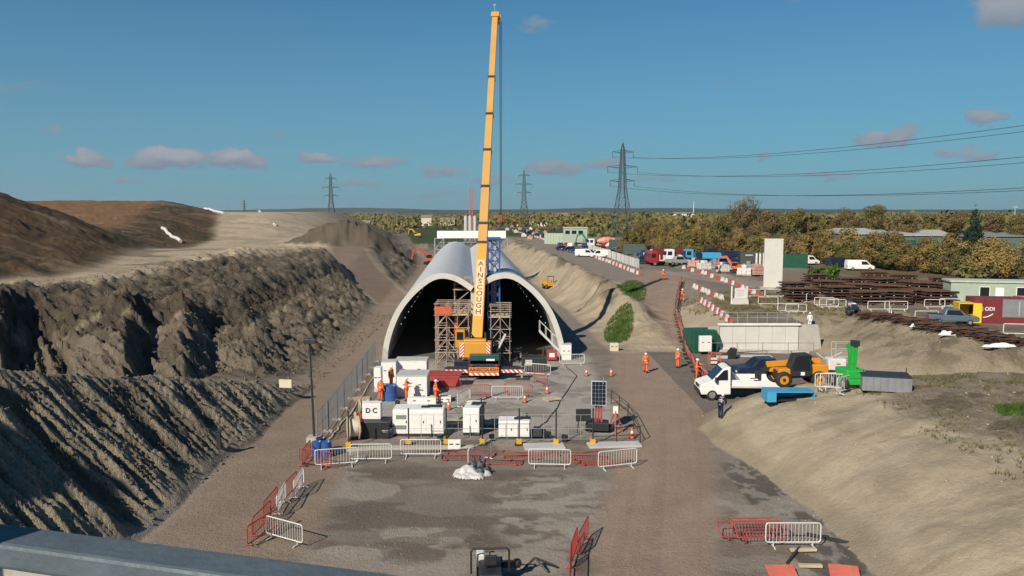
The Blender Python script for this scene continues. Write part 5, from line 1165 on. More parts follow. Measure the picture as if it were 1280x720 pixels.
# dark green container with white cabinet before it
gc = thing('green_container', 'dark green container at the road edge with a sloping end', 'container', at(880, 442), R(6))
MB().prism([(-1.45,0.05),(1.3,.05),(1.75,1.2),(1.3,2.3),(-1.45,2.3)], (0,1.2,0), (1,0,0), (0,0,1), (0,1,0), 2.2).build('body', dgreen, gc, bev=.03)
mb = MB(); [mb.box((-1.3+.4*i,.07,1.2), (.08,.06,2.1)) for i in range(7)]; mb.build('ribs', dgreen, gc)
plainbox(882, 444, (1.2,.45,1.55), 'white cabinet with a small red mark, in front of the dark green container', lid=False, rz=4, dz=.35)
o = col.objects[-1]; 
wb = thing('orange_frame', 'orange and white frame beside the white cabinet at the green container', 'frame', at(893, 456)); mb = MB(); [mb.tube((x,y,0), (x,y,1.1), .035, 6) for x in (-.5,.5) for y in (-.3,.3)]; [mb.tube((-.5,y,z), (.5,y,z), .035, 6) for y in (-.3,.3) for z in (.5,1.1)]; mb.build('frame', redor, wb); MB().box((-.1,0,.4), (.6,.4,.5)).build('box', whiteP, wb)
dv = thing('dumper_skip', 'black tipping bucket with a pale lip beside the concrete wall', 'bucket', at(908, 449)); MB().prism([(-1.1,0.02),(.9,.05),(1.0,1.0),(.6,1.0),(.2,.5),(-1.1,.08)], (0,.4,0), (1,0,0), (0,0,1), (0,1,0), .9).build('bucket', blackp, dv); MB().box((-.45,-.07,.22), (1.1,.02,.3)).build('lip', lgrey, dv)

# concrete retaining wall and its railing
wl_ = thing('retaining_wall', 'pale concrete retaining wall with wing walls at the back of the pit', 'wall', (24.6, 79.5, 0))
for i in range(6): MB().box((-3.3+1.32*i+.2, .15, 1.35), (1.30,.35,2.7)).build('panel', concrl, wl_, bev=.02)
MB().box((.2, .1, 2.78), (8.2,.6,.18)).build('coping', mat('coping_white', (.72,.70,.65), .7), wl_, bev=.02)
MB().prism([(-4.9,0),(-3.8,0),(-3.8,2.6),(-4.9,2.5)], (0,.15,0), (1,0,0), (0,0,1), (0,1,0), .34).build('wing_wall', concr, wl_); MB().prism([(4.22,0),(6.6,0),(6.1,2.75),(4.22,2.75)], (0,.2,0), (1,0,0), (0,0,1), (0,1,0), .34).build('wing_wall', concr, wl_)
MB().bar((-4.9,.0,.15), (4.9,-.9,.12), .5, .25).build('footing', concr, wl_)
rl = thing('wall_railing', 'thin pipe railing along the top of the concrete wall', 'rail', (24.8, 80.2, gz(24.8, 81.5))); mb = MB(); [mb.tube((-4+i,0,-.3), (-4+i,0,1.1), .025, 6) for i in range(9)]; mb.build('posts', galv, rl); mb = MB(); [mb.tube((-4,0,z), (4,0,z), .025, 6) for z in (.6,1.08)]; mb.build('rails', galv, rl)
r2 = thing('pit_railing', 'thin dark pipe railing across the foot of the concrete wall', 'rail', (24.6, 77.6, gz(24.6, 77.6))); mb = MB(); [mb.tube((-5+2.5*i,0,0), (-5+2.5*i,0,1.25), .03, 6) for i in range(5)]; mb.build('posts', grey, r2); mb = MB(); mb.tube((-5,0,1.22), (5,0,1.22), .03, 6); mb.build('rails', grey, r2)
gr = thing('steel_grating', 'pale grating lying on the pit floor before the concrete wall', 'grating', at(940, 447)); mb = MB(); [mb.box((-1.9+.19*i,.3,.1), (.08,.7,.06)) for i in range(21)]; mb.build('bars', lgrey, gr); mb = MB(); [mb.box((0,y,.1), (3.9,.05,.1)) for y in (-.05,.65)]; mb.build('side_rails', lgrey, gr)

# tall pale slab, notice board, orange mini digger, quad
sl = thing('concrete_slab', 'tall upright pale concrete slab standing in the right hand yard', 'slab', at(966, 361), R(-8)); MB().box((0,.3,3.5), (2.55,.6,7.0), taper=1.0).build('slab', concrl, sl, bev=.03); MB().box((0,.2,.12), (3.6,1.6,.24)).build('base', concr, sl); MB().box((0,.3,7.04), (2.6,.65,.1)).build('cap', mat('coping_white', (.72,.70,.65), .7), sl)
nb = thing('notice_board', 'white notice board on a concrete block at the corner of the far lane', 'board', at(925, 380)); MB().prism([(-1.0,0),(1.0,0),(.85,.7),(-.85,.7)], (0,0,0), (1,0,0), (0,0,1), (0,1,0), .7).build('block', concrl, nb); MB().box((.1,-.05,1.35), (1.6,.05,1.25)).build('board', whiteP, nb); MB().box((-1.05,0,1.1), (.14,.14,2.2)).build('post', white, nb); mb = MB(); [mb.box((.0,-.08,1.7-.22*i), (.9-.15*(i%2),.008,.08)) for i in range(4)]; mb.build('faded_print', lgrey, nb)
qd = thing('quad_bike', 'dark blue and white quad vehicle at the edge of the right hand yard', 'quad bike', at(1066, 393), R(80)); MB().box((0,0,.75), (1.6,.9,.4)).build('body', navy, qd, bev=.08); MB().box((.55,0,1.05), (.5,.8,.3)).build('front_panel', whiteP, qd, bev=.05); MB().box((-.3,0,1.02), (.7,.4,.18)).build('seat', blackp, qd); mb = MB(); mb.path([(.3,-.5,.9),(.2,-.5,1.75),(-.6,-.5,1.75),(-.7,-.5,.9)], .03); mb.path([(.3,.5,.9),(.2,.5,1.75),(-.6,.5,1.75),(-.7,.5,.9)], .03); mb.tube((.2,-.5,1.75), (.2,.5,1.75), .03); mb.tube((-.6,-.5,1.75), (-.6,.5,1.75), .03); mb.build('roll_frame', darkst, qd)
wheels(qd, (-.6,.65), .62, .33, .26)
# containers at the right edge
yc = thing('yellow_container', 'small open yellow container beside the blue grey pickup', 'container', at(1212, 404), R(-14)); yc.scale = (.85,)*3; mb = MB(); mb.box((0,1.2,2.25), (2.4,2.4,.08)); mb.box((-1.16,1.2,1.15), (.08,2.4,2.2)); mb.box((0,2.36,1.15), (2.3,.08,2.2)); mb.box((.75,.02,1.15), (.9,.08,2.2)); mb.box((1.16,1.2,1.15), (.08,2.3,2.2)); mb.box((0,1.2,.08), (2.3,2.3,.1)); mb.build('body', yelb, yc); MB().box((-.4,.06,.55), (1.4,.05,.9)).build('half_door', yelb, yc)
rc = thing('maroon_container', 'dark red and grey container with white lettering at the right edge', 'container', at(1252, 405), R(-9)); MB().box((0,1.2,1.25), (5.0,2.4,2.5)).build('body', maroon, rc, bev=.02); MB().box((1.2,-.02,1.55), (2.4,.03,1.75)).build('grey_panel', grey, rc); mb = MB(); [mb.box((-2.35+.35*i,-.012,1.25), (.1,.05,2.3)) for i in range(5)]; mb.build('ribs', maroon, rc)
text('J ODI', .5, 'lettering', white, rc, (-1.3,-.075,1.45), (R(90),0,0), bold=.012)
mb = MB(); mb.path([(-1.75+.1*i,-.06,.62+.018*i*i*.25) for i in range(10)], .05); mb.build('swoosh_mark', white, rc); MB().box((1.5,-.045,1.55), (.06,.02,1.4)).box((2.15,-.045,1.5), (.08,.02,1.5)).build('trim', lgrey, rc)
r3 = thing('red_white_container', 'red and white container cut off by the right edge of the photo', 'container', at(1288, 402), R(-9)); MB().box((0,1.0,1.2), (1.8,2.0,2.4)).build('body', mat('container_pink', (.56,.22,.2), .6, dirt=.3), r3); MB().box((0,-.02,.4), (1.7,.03,.5)).build('skirt', redp, r3)
# pale green cabin
pc = thing('green_cabin', 'long pale green flat roofed site cabin at the right edge', 'cabin', at(1250, 384)+Vector((0,1.5,0)), R(-12)); MB().box((1.0,1.5,1.35), (11,3.0,2.7)).build('wall', pgreen, pc); MB().box((1.0,1.5,2.8), (11.3,3.3,.2)).build('roof', mat('pale_green_roof', (.42,.50,.39), .6, dirt=.2), pc)
for x in (-.9, 3.0): w = MB().box((x,-.02,1.6), (1.0,.05,1.1)).build('window', glass, pc); MB().box((x,-.05,2.2), (1.15,.03,.08)).box((x,-.05,1.0), (1.15,.03,.08)).box((x-.54,-.05,1.6), (.08,.03,1.2)).box((x+.54,-.05,1.6), (.08,.03,1.2)).build('frame', white, w)
MB().box((.7,-.03,1.1), (.9,.04,2.05)).build('door', white, pc)

# rusty bar stacks in the yard
def stack_proto(L=3.2, Wd=1.9, n=5, m=rust):
    t = thing('steel_bar_stack', None, 'stack')
    for k in range(n):
        mb = MB()
        for i in range(14):
            y = -Wd/2+Wd*i/13+rnd.uniform(-.06,.06); x = rnd.uniform(-.5,.5); mb.tube((x-L/2,y,.22+.34*k+rnd.uniform(-.03,.03)), (x+L/2,y,.22+.34*k+rnd.uniform(-.03,.03)), .075, 5)
        mb.box((0,.1,.2+.34*k), (L*.8,Wd*.6,.08)); mb.build('bar_layer', m if k%2 == 0 else rustd, t)
        [MB().box((x,0,.07+.34*k), (.12,Wd,.1)).build('bearer', rustd if k%3 else wood, t) for x in (-L*.35,0,L*.35)]
    return t
SP = [(992,368),(1001,376),(1020,356),(1035,366),(1048,374),(1064,361),(1083,381),(1075,370),(1092,352),(1104,362),(1117,380),(1110,372),(1128,356),(1142,366),(1148,378),(1160,368),(1172,380),(1178,360),(1190,370),(1200,379)]
SP.sort()
for k, (px, py) in enumerate(SP): put('stack', stack_proto, at(px, py), R(rnd.uniform(-26,12)), 'rusty steel bar stack in the right hand yard, %s from the left' % nth(k), 'stack', 'rusty bar stacks in the right hand yard')
def pile_proto():
    t = thing('rusty_bar_pile', None, 'pile')
    for nm, m, n in (('bars', rust, 26), ('dark_bars', rustd, 26)):
        mb = MB()
        for i in range(n):
            a = rnd.uniform(-.6,.6); x, y, z = rnd.uniform(-.8,.8), rnd.uniform(-.7,.7), rnd.uniform(.06,.7); L = rnd.uniform(.7,1.5); mb.tube((x-L*math.cos(a),y-L*math.sin(a),z*.8), (x+L*math.cos(a),y+L*math.sin(a),z), .06, 5)
        mb.build(nm, m, t)
    return t
for k, (px, py) in enumerate(((1090,397),(1108,399),(1130,402),(1150,406),(1168,411),(1186,413),(1208,418),(1226,421),(1244,426),(1262,430))): put('pile', pile_proto, at(px, py), R(rnd.uniform(-20,-4)), 'loose pile of rusty bars along the pit lip, %s from the left' % nth(k), 'pile', 'loose rusty bar piles along the pit lip').scale = (rnd.uniform(.7,1.0),)*3

# foreground machine at the bottom edge and the stack of boards
rm = thing('roller', 'small black roller with a roll bar, cut by the bottom edge of the photo', 'roller', at(613, 732), R(4)); MB().box((0,0,.55), (.85,1.6,.5)).build('body', blackp, rm, bev=.08); MB().box((-.35,.75,.75), (.3,.5,.5)).build('side_tank', whiteP, rm, bev=.04)
o = mb = MB(); mb.path([(-.72,.2,.4),(-.72,.2,1.28),(-.64,.2,1.36),(.64,.2,1.36),(.72,.2,1.28),(.72,.2,.4)], .04, 8); mb.build('roll_bar', darkst, rm); MB().box((0,-.1,.95), (.5,.5,.12)).box((0,-.35,1.15), (.48,.1,.4)).build('seat', blackp, rm, bev=.04)
for y in (-.85,.85): MB().tube((-.5,y,.36), (.5,y,.36), .36, 24).build('drum', darkst, rm)
mb = MB(); mb.tube((0,.55,.8), (0,.4,1.15), .025); mb.wheel((0,.38,1.16), .18, .05, (0,.4,1), 16); mb.build('steering_wheel', blackp, rm); MB().bar((.5,.3,.7), (1.0,.6,.55), .18, .25).ball((1.05,.65,.55), .2, 8).build('hose_box', blackp, rm)
tb = thing('tow_bar', 'dark tow bar lying on the ground right of the roller', 'tow bar', at(672, 716)); mb = MB(); mb.path([(-.6,0,.1),(-.1,.35,.45),(.75,.3,.12)], .045); mb.path([(-.1,.35,.45),(.4,-.1,.08)], .04); mb.build('bars', darkst, tb)
for k, (px, py, L, a, lb) in enumerate(((1004,690,1.1,4,'pale timber plank below the white crowd barrier'),(1013,710,.9,-2,'short pale plank at the bottom edge beside the red panels'))):
    o = MB().box((0,0,.1), (L,.2,.1)).build('timber_plank', wood, None, bev=.01); o.location = at(px, py); o.rotation_euler = (0,0,R(a)); tag(o, lb, 'plank', 'planks at the bottom right')
for k, (px, py, a, lb) in enumerate(((977,722,3,'faded red panel lying at the bottom edge, left one'),(1055,722,-12,'faded orange red panel lying at the bottom edge under the pale slope'))):
    t = thing('barrier_panel', lb, 'panel', at(px, py), R(a), 'faded red panels at the bottom edge'); MB().box((0,0,.22), (1.1,.7,.07), rx=R(22)).build('board', mat('faded_red_board', (.50,.13,.09), .6, 0, .2, 2, dirt=.3), t, bev=.01); mb = MB(); [mb.box((s*.4,.1,.12), (.08,.6,.12)) for s in (-1,1)]; mb.build('foot', black, t)
o = MB().bar((-.5,-.3,.06), (.5,1.1,.12), .09).build('steel_angle', darkst); o.location = at(996, 702); tag(o, 'dark steel angle bar lying among the planks at bottom right', 'bar')
o = MB().bar((-.9,.5,.14), (.9,-.5,.08), .1).build('drain_pipe', darkst); o.location = at(1040, 677); tag(o, 'dark pipe lying at the toe of the pale slope right of the white barrier', 'pipe')

# excavators and dozer
def excavator_proto(m):
    t = thing('excavator', None, 'excavator')
    for s in (-1,1):
        MB().prism([(-1.7,.1),(1.7,.1),(2.0,.45),(1.7,.85),(-1.7,.85),(-2.0,.45)], (0,s*1.1,0), (1,0,0), (0,0,1), (0,1,0), .55).build('track', black, t)
    MB().box((-.3,0,1.0), (2.6,2.2,.3)).build('turntable', darkst, t); MB().box((-1.0,.0,1.75), (2.4,2.5,1.2)).build('engine_house', m, t, bev=.1)
    c = MB().box((.75,.75,2.1), (1.4,1.0,1.9), taper=.9).build('cab', m, t, bev=.06); MB().box((.78,.75,2.45), (1.38,1.02,.9), taper=.93).build('window', glass, c)
    mb = MB(); mb.bar((.9,-.2,1.8), (3.0,-.2,4.6), .42, .6); mb.bar((3.0,-.2,4.6), (4.9,-.2,4.2), .42, .5); mb.build('boom', m, t, bev=.03); MB().bar((4.8,-.2,4.4), (5.5,-.2,1.6), .34, .42).build('dipper_arm', m, t); MB().prism([(0,0),(.9,.1),(1.0,.8),(.1,.9)], (5.0,-.2,.8), (1,0,0), (0,0,1), (0,1,0), 1.1).build('bucket', darkst, t); MB().tube((1.4,-.2,1.6), (2.6,-.2,3.6), .1).build('ram', galv, t)
    return t
def exc(m, px, py, rz, sc, lb): o = excavator_proto(m); o.location = at(px, py); o.rotation_euler = (0,0,R(rz)); o.scale = (sc,)*3; o['label'] = lb; return o
exc(redor, 539, 331, 200, .95, 'orange excavator working left of the tunnel roof')
exc(redor, 921, 341, 170, .62, 'small orange digger among the barriers in the far yard')
exc(yelm, 522, 297, 170, 1.0, 'distant yellow excavator on the spoil beyond the orange one')
exc(mat('plant_green', (.02,.16,.06), .5, dirt=.2), 738, 309, 160, .9, 'dark green machine beside the mixer lorry in the far parked row')
dz = thing('mini_dumper', 'small yellow dumper on the pale slope right of the tunnel', 'dumper', at(686, 361), R(110)); MB().box((-.5,0,.9), (1.6,1.3,.6)).build('body', yelm, dz, bev=.06); MB().prism([(0,.6),(1.5,.5),(1.9,1.4),(.1,1.4)], (.3,0,0), (1,0,0), (0,0,1), (0,1,0), 1.5).build('skip', yelm, dz, bev=.03); mb = MB(); mb.path([(-.9,-.55,1.1),(-.9,-.55,2.3),(-.9,.55,2.3),(-.9,.55,1.1)], .05); mb.box((-.7,0,2.32), (.9,1.2,.06)); mb.build('roll_bar', darkst, dz); wheels(dz, (-.8,.9), .85, .45, .35)

# stored goods far beyond the embankment, each stack a thing
def goods_proto(m):
    t = thing('material_stack', None, 'stack'); MB().box((0,0,.1), (2.4,1.6,.16)).build('pallet', wood, t); mb = MB()
    for i in range(3):
        for k in range(2+(i%2)): mb.box((-.78+.78*i+rnd.uniform(-.04,.04),rnd.uniform(-.05,.05),.45+.52*k), (.74,1.4,.5), rz=rnd.uniform(-.05,.05))
    mb.build('goods', m, t, bev=.05); return t
pinkm = mat('pinkish_blocks', (.48,.27,.22), .8, 0, .2, 2, dirt=.3)
GD = [(634,288,'w'),(640,284,'p'),(645,291,'w'),(650,287,'p'),(655,296,'w'),(659,290,'g'),(664,287,'w'),(668,294,'p'),(673,291,'w'),(678,297,'w'),(682,292,'p'),(688,300,'w'),(696,303,'p'),(630,293,'w'),(663,299,'p'),(648,283,'w'),(672,284,'g'),(880,337,'w'),(893,335,'g'),(905,340,'w'),(936,338,'g'),(947,343,'p'),(930,344,'w'),(868,333,'p')]
GD.sort()
for k, (px, py, c) in enumerate(GD): put('goods'+c, lambda: goods_proto({'w': whiteP, 'p': pinkm, 'g': grey}[c]), at(px, py), R(rnd.uniform(-30,30)), '%s stack of goods %s, %s from the left of all' % ({'w':'white','p':'pinkish','g':'grey'}[c], 'far beyond the embankment' if px < 750 else 'in the far yard', nth(k)), 'stack', 'stacks of stored goods')
for k, (px, py, a, lb) in enumerate(((664,281,5,'pale site cabin far behind the stored goods, left one'),(678,283,-8,'pale site cabin far behind the stored goods, right one'))):
    t = thing('site_cabin', lb, 'cabin', at(px, py), R(a), 'far site cabins'); MB().box((0,1.5,1.6), (8,3,3.0)).build('wall', whiteP, t); MB().box((0,1.5,3.2), (8.2,3.2,.2)).build('roof', grey, t); [MB().box((x,-.02,1.9), (1.2,.06,1.0)).build('window', glass, t) for x in (-2.5,0,2.5)]
# ------------------------------------------------------------------ pylons and wires
pyl = mat('pylon_steel', (.085,.10,.11), .6, .3, .1, .2)
def pylon_proto(H, r=.11):
    t = thing('pylon', None, 'pylon'); mb = MB(); prof = [(0,4.2),(.30*H,2.6),(.52*H,1.35),(.93*H,.65),(H,.05)]
    hw = lambda z: float(np.interp(z, [p[0] for p in prof], [p[1] for p in prof])); zs = [0,.09,.18,.27,.35,.43,.5,.57,.63,.69,.75,.81,.87,.93,1.0]; zs = [z*H for z in zs]
    cs = [(-1,-1),(1,-1),(1,1),(-1,1)]
    for a, b in zip(zs, zs[1:]):
        for i in range(4):
            p, q = cs[i], cs[(i+1)%4]; A = (p[0]*hw(a),p[1]*hw(a),a); B = (p[0]*hw(b),p[1]*hw(b),b); C = (q[0]*hw(b),q[1]*hw(b),b); D = (q[0]*hw(a),q[1]*hw(a),a)
            mb.bar(A, B, r*1.9); mb.bar(A, C, r*.9); mb.bar(D, B, r*.9); mb.bar(B, C, r*.9)
    mb.build('lattice_tower', pyl, t)
    for z, L in ((.90*H,4.6),(.745*H,6.6),(.60*H,5.4)):
        for s in (-1,1):
            mb = MB(); w = hw(z); tip = (s*L,0,z+.25)
            for y in (-1,1): mb.bar((s*w,y*w,z+.9), tip, r*1.2); mb.bar((s*w,y*w,z-.3), tip, r*1.2)
            for k in range(1,4):
                f = k/4; mb.bar((s*(w+(L-w)*f),-w*(1-f),z-.3+.55*f), (s*(w+(L-w)*f),w*(1-f),z+.9-.65*f), r*.8)
            a = mb.build('cross_arm', pyl, t); MB().tube((s*L,0,z+.2), (s*L,0,z-2.4), .13, 6).build('insulator', mat('insulator', (.10,.12,.12), .3), a)
    return t
PY = [(777,(47,340),40,'largest pylon, right of centre, carrying the wires that leave to the right',0),(655,None,45,'middle sized pylon just right of the crane boom',0),(415,None,46,'pylon on the left skyline',0),(307,None,42,'tiny farthest pylon on the left skyline',0)]
ang0 = math.atan2(-300, 92)
for px, pos, H, lb, _ in PY:
    d = {777:340, 655:640, 415:650, 307:2100}[px]; x = (px-640)/1000*d; z = gz(x, d)
    if px == 307: H = 46
    o = pylon_proto(H, .13 if px == 777 else .24 if px != 307 else .5); o.location = (x, d, z-.2); o['label'] = lb; o['group'] = 'electricity pylons'; o.rotation_euler = (0,0,R(12 if px == 777 else 4))
P1 = Vector((.137*340, 340, gz(46.6, 340))); P2 = Vector((139, 40, 3.5))
dw = (P2-P1); wd_ = Vector((dw.y, -dw.x, 0)).normalized(); H1 = 40
wirem = mat('wire_metal', (.05,.055,.06), .5, .3)
names_ = [('upper','outer'),('upper','inner'),('middle','outer'),('middle','inner'),('lower','outer'),('lower','inner')]; k = 0
for z, L, lev in ((.90*H1,4.6,'top'),(.745*H1,6.6,'middle'),(.60*H1,5.4,'bottom')):
    for s in (-1, 1):
        a = P1+Vector((math.cos(R(12))*s*L, math.sin(R(12))*s*L, z-2.2)); b = P2+Vector((-wd_.x*s*L*-1, -wd_.y*s*L*-1, z-2.2)); b = P2+wd_*(-s*L)+Vector((0,0,z-2.2))
        pts = [a.lerp(b, i/40)-Vector((0,0,4*6.9*(i/40)*(1-i/40))) for i in range(41)]; mb = MB(); mb.path(pts, .055, 5)
        o = mb.build('power_line', wirem); tag(o, '%s power line from the %s arm of the largest pylon sagging off to the right' % ('left' if s < 0 else 'right', lev), 'wire', 'power lines of the largest pylon')

# ------------------------------------------------------------------ silos, mast, hut, far buildings
gz0 = 355
for k, px in enumerate((582.5, 588, 594)):
    x = (px-640)/1000*gz0; zb = gz(x, gz0); t = thing('silo', 'grey cement silo behind the white gantry, %s of three' % ('left','middle','right')[k], 'silo', (x, gz0, zb), 0, 'silos behind the gantry'); MB().tube((0,0,2.5), (0,0,12.2-zb), .82, 16).tube((0,0,2.5), (0,0,.9), .82, 16, .2).build('shell', lgrey, t); MB().tube((0,0,12.2-zb), (0,0,12.7-zb), .8, 16, .3).build('cap', grey, t); mb = MB(); [mb.bar((.7*i,.7*j,0), (.7*i,.7*j,3), .16) for i in (-1,1) for j in (-1,1)]; mb.build('legs', grey, t)
x = (589-640)/1000*380; t = thing('lattice_tower', 'pinkish red lattice tower rising behind the silos', 'tower', (x, 380, gz(x, 380))); mb = MB(); lattice(mb, -.75,.75,-.75,.75, 0, 24.5, .12, 16); mb.build('lattice', mat('faded_red_steel', (.50,.13,.11), .6), t); MB().tube((0,0,24.5), (0,0,27), .12).build('tip', mat('faded_red_steel', (.50,.13,.11), .6), t)
ht = thing('site_office', 'pale green site office with a row of dark windows beyond the embankment', 'building', at(719, 307), R(-4)); MB().box((0,3,2.9), (8.0,5,5.8)).build('wall', pgreen, ht); MB().box((0,3,5.95), (8.4,5.4,.3)).build('roof', lgrey, ht)
for x in (-2.6,-.4,1.8): w = MB().box((x,.48,4.4), (1.5,.06,1.2)).build('window', glass, ht); MB().box((x,.44,3.75), (1.7,.06,.1)).build('sill', white, w)
MB().box((2.9,.47,1.2), (1.0,.06,2.2)).build('door', grey, ht)
hf = thing('green_hoarding', 'pale green panel hoarding to the left of the site office', 'fence', at(694, 305), R(-28)); [MB().box((-3.6+1.2*i,0,1.9), (1.14,.08,3.8)).build('panel', pgreen, hf) for i in range(7)]; mb = MB(); [mb.bar((-4.2+1.2*i,.1,0), (-4.2+1.2*i,.1,3.8), .1) for i in range(8)]; mb.build('posts', grey, hf)
dg = thing('steel_box', 'dark steel box container at the far end of the yard', 'container', at(941, 331), R(-6)); MB().box((0,1.2,1.3), (5,2.4,2.6)).build('body', mat('box_dark', (.05,.06,.05), .6, dirt=.2), dg); MB().box((-.8,-.02,2.0), (1.5,.03,.25)).build('marking', lgrey, dg)
for k, (px, py, a, lb) in enumerate(((794,318,-3,'dark green grey container behind the mesh panels in the far yard, front one'),(776,311,4,'dark green grey container in the far yard under the pylon'),(990,335,-4,'dark green ribbed container just right of the tall pale slab'))):
    t = thing('shipping_container', lb, 'container', at(px, py), R(a), 'green containers in the far yard'); MB().box((0,1.2,1.3), (6,2.4,2.6)).build('body', dgreen if k == 2 else mat('green_grey', (.07,.10,.095), .6, dirt=.2), t); mb = MB(); [mb.box((-2.8+.4*i,-.02,1.3), (.12,.06,2.4)) for i in range(15)]; mb.build('ribs', dgreen if k == 2 else mat('green_grey', (.07,.10,.095), .6), t)
for k, px in enumerate((945.5, 950, 954.5)):
    t = thing('white_post', 'white pipe post behind the tall pale slab, %s of three' % ('left','middle','right')[k], 'post', at(px, 333), 0, 'white pipe posts'); MB().tube((0,0,0), (0,0,2.6), .22, 10).build('pipe', whiteP, t); MB().tube((0,0,2.6), (0,0,2.7), .26, 10).build('cap', lgrey, t)
def shed(name, px0, px1, ytop, d, m, rm, lb, hh=6.5):
    x0, x1 = (px0-640)/1000*d, (px1-640)/1000*d; zt = CAMH+(265-ytop)*d/1000; zb = gz((x0+x1)/2, d); t = thing(name, lb, 'shed', ((x0+x1)/2, d, zb), 0, 'long sheds beyond the hedge'); L = x1-x0; h = zt-zb
    MB().box((0,8,h/2-.3), (L,16,h-.6)).build('wall', m, t); MB().prism([(-8.4,-.25),(8.4,-.25),(8.4,0),(0,1.3),(-8.4,0)], (0,8,h-.35), (0,1,0), (0,0,1), (1,0,0), L+.6).build('roof', rm, t); mb = MB(); MB().box((-L*.25,-.05,h*.35), (3.6,.08,h*.6)).build('door', dgreen, t)
shed('storage_shed', 1058, 1112, 290, 215, mat('shed_green', (.10,.15,.11), .6), mat('shed_roof', (.40,.41,.38), .5), 'left long shed with a white gable above the hedge')
shed('storage_shed', 1119, 1190, 292, 220, mat('shed_green', (.10,.15,.11), .6), mat('shed_roof', (.40,.41,.38), .5), 'middle long low shed showing above the hedge')
shed('storage_shed', 1204, 1300, 293, 225, mat('shed_green', (.10,.15,.11), .6), mat('shed_roof_grey', (.20,.22,.24), .5), 'right long shed with a blue grey roof, behind the dark conifer')
t = thing('lamp_mast', 'thin pale mast near the right edge, behind the sheds', 'mast', ((1266-640)/1000*240, 240, 2)); MB().tube((0,0,0), (0,0,13.5), .16, 8, .08).build('pole', lgrey, t); MB().box((0,0,13.5), (1.4,.3,.25)).build('lamp_head', lgrey, t)
def house(px, d, w, h, m, lb, sc=1):
    x = (px-640)/1000*d; z = gz(x, d); t = thing('farm_building', lb, 'building', (x, d, z), 0, 'distant buildings'); MB().box((0,0,h/2), (w,9,h)).build('wall', m, t); MB().prism([(-5,0),(5,0),(0,3)], (0,0,h), (0,1,0), (0,0,1), (1,0,0), w+1).build('roof', mat('far_roof', (.20,.17,.15), .8), t)
house(853, 1500, 40, 9, white, 'small white building far off at the foot of the hills, right of the pylon'); house(838, 1600, 22, 7, white, 'tiny white building left of the other far white one')
house(560, 900, 16, 6, cream, 'pale distant building left of the silos'); house(534, 880, 11, 9, cream, 'small pale gabled building on the far left plain'); house(700, 1400, 26, 8, cream, 'pale distant building beyond the site office'); house(452, 620, 14, 5, cream, 'low pale building beyond the left plateau')
x = (866-640)/1000*1900; t = thing('far_mast', 'thin white mast far off on the plain right of the largest pylon', 'mast', (x, 1900, gz(x,1900))); MB().tube((0,0,0), (0,0,34), 1.0, 8, .6).build('pole', white, t); MB().ball((0,0,34.5), 1.4, 8).build('top', white, t)

# white pipes on the left plateau skyline
for k, (a, b, lb) in enumerate((((256,262),(280,268),'white plastic pipe run on the left skyline, left one'),((286,263),(344,283),'long white plastic pipe run on the left skyline, right one'),((203,287),(226,304),'white pipe lying at the foot of the brown hill'))):
    A_, B_ = at(*a), at(*b); n = 12; pts = []
    for i in range(n+1): p = A_.lerp(B_, i/n); pts.append(Vector((p.x, p.y, gz(p.x, p.y)+.45)))
    tag(MB().path(pts, .45, 8).build('drainage_pipe', whiteP), lb, 'pipe', 'white pipes on the left plateau')

# ------------------------------------------------------------------ trees, hedges
def leafmat(key, c1, c2, c3):
    m = bpy.data.materials.new(key); m.use_nodes = True; t = m.node_tree; b = t.nodes['Principled BSDF']; b.inputs['Roughness'].default_value = .8; b.inputs['Specular IOR Level'].default_value = .2
    co = N(t, 'ShaderNodeTexCoord'); n1 = N(t, 'ShaderNodeTexNoise'); n1.inputs['Scale'].default_value = .55; n1.inputs['Detail'].default_value = 6; n1.inputs['Roughness'].default_value = .75
    inf = N(t, 'ShaderNodeObjectInfo'); ad = N(t, 'ShaderNodeVectorMath', operation='ADD'); t.links.new(co.outputs['Object'], ad.inputs[0]); t.links.new(inf.outputs['Location'], ad.inputs[1]); t.links.new(ad.outputs[0], n1.inputs[0])
    r = N(t, 'ShaderNodeValToRGB'); r.color_ramp.elements[0].position = .24; r.color_ramp.elements[1].position = .80; r.color_ramp.elements[0].color = (*c1, 1); r.color_ramp.elements[1].color = (*c3, 1); e = r.color_ramp.elements.new(.5); e.color = (*c2, 1)
    t.links.new(mth(t, 'ADD', n1.outputs[0], mth(t, 'MULTIPLY', mth(t, 'SUBTRACT', inf.outputs['Random'], .5), .25)), r.inputs[0]); t.links.new(r.outputs[0], b.inputs['Base Color']); return m
LM = {'russet': leafmat('russet_leaves', (.10,.075,.028), (.205,.145,.048), (.29,.21,.07)), 'olive': leafmat('olive_leaves', (.065,.062,.022), (.14,.122,.04), (.22,.18,.055)), 'brown': leafmat('brown_leaves', (.075,.058,.028), (.15,.11,.047), (.21,.155,.065)),
      'green': leafmat('green_leaves', (.02,.045,.010), (.045,.09,.015), (.09,.15,.03)), 'conifer': leafmat('conifer_leaves', (.008,.022,.012), (.014,.036,.018), (.028,.055,.025))}
bark = mat('bark', (.06,.048,.036), .9, 0, .3, 3)
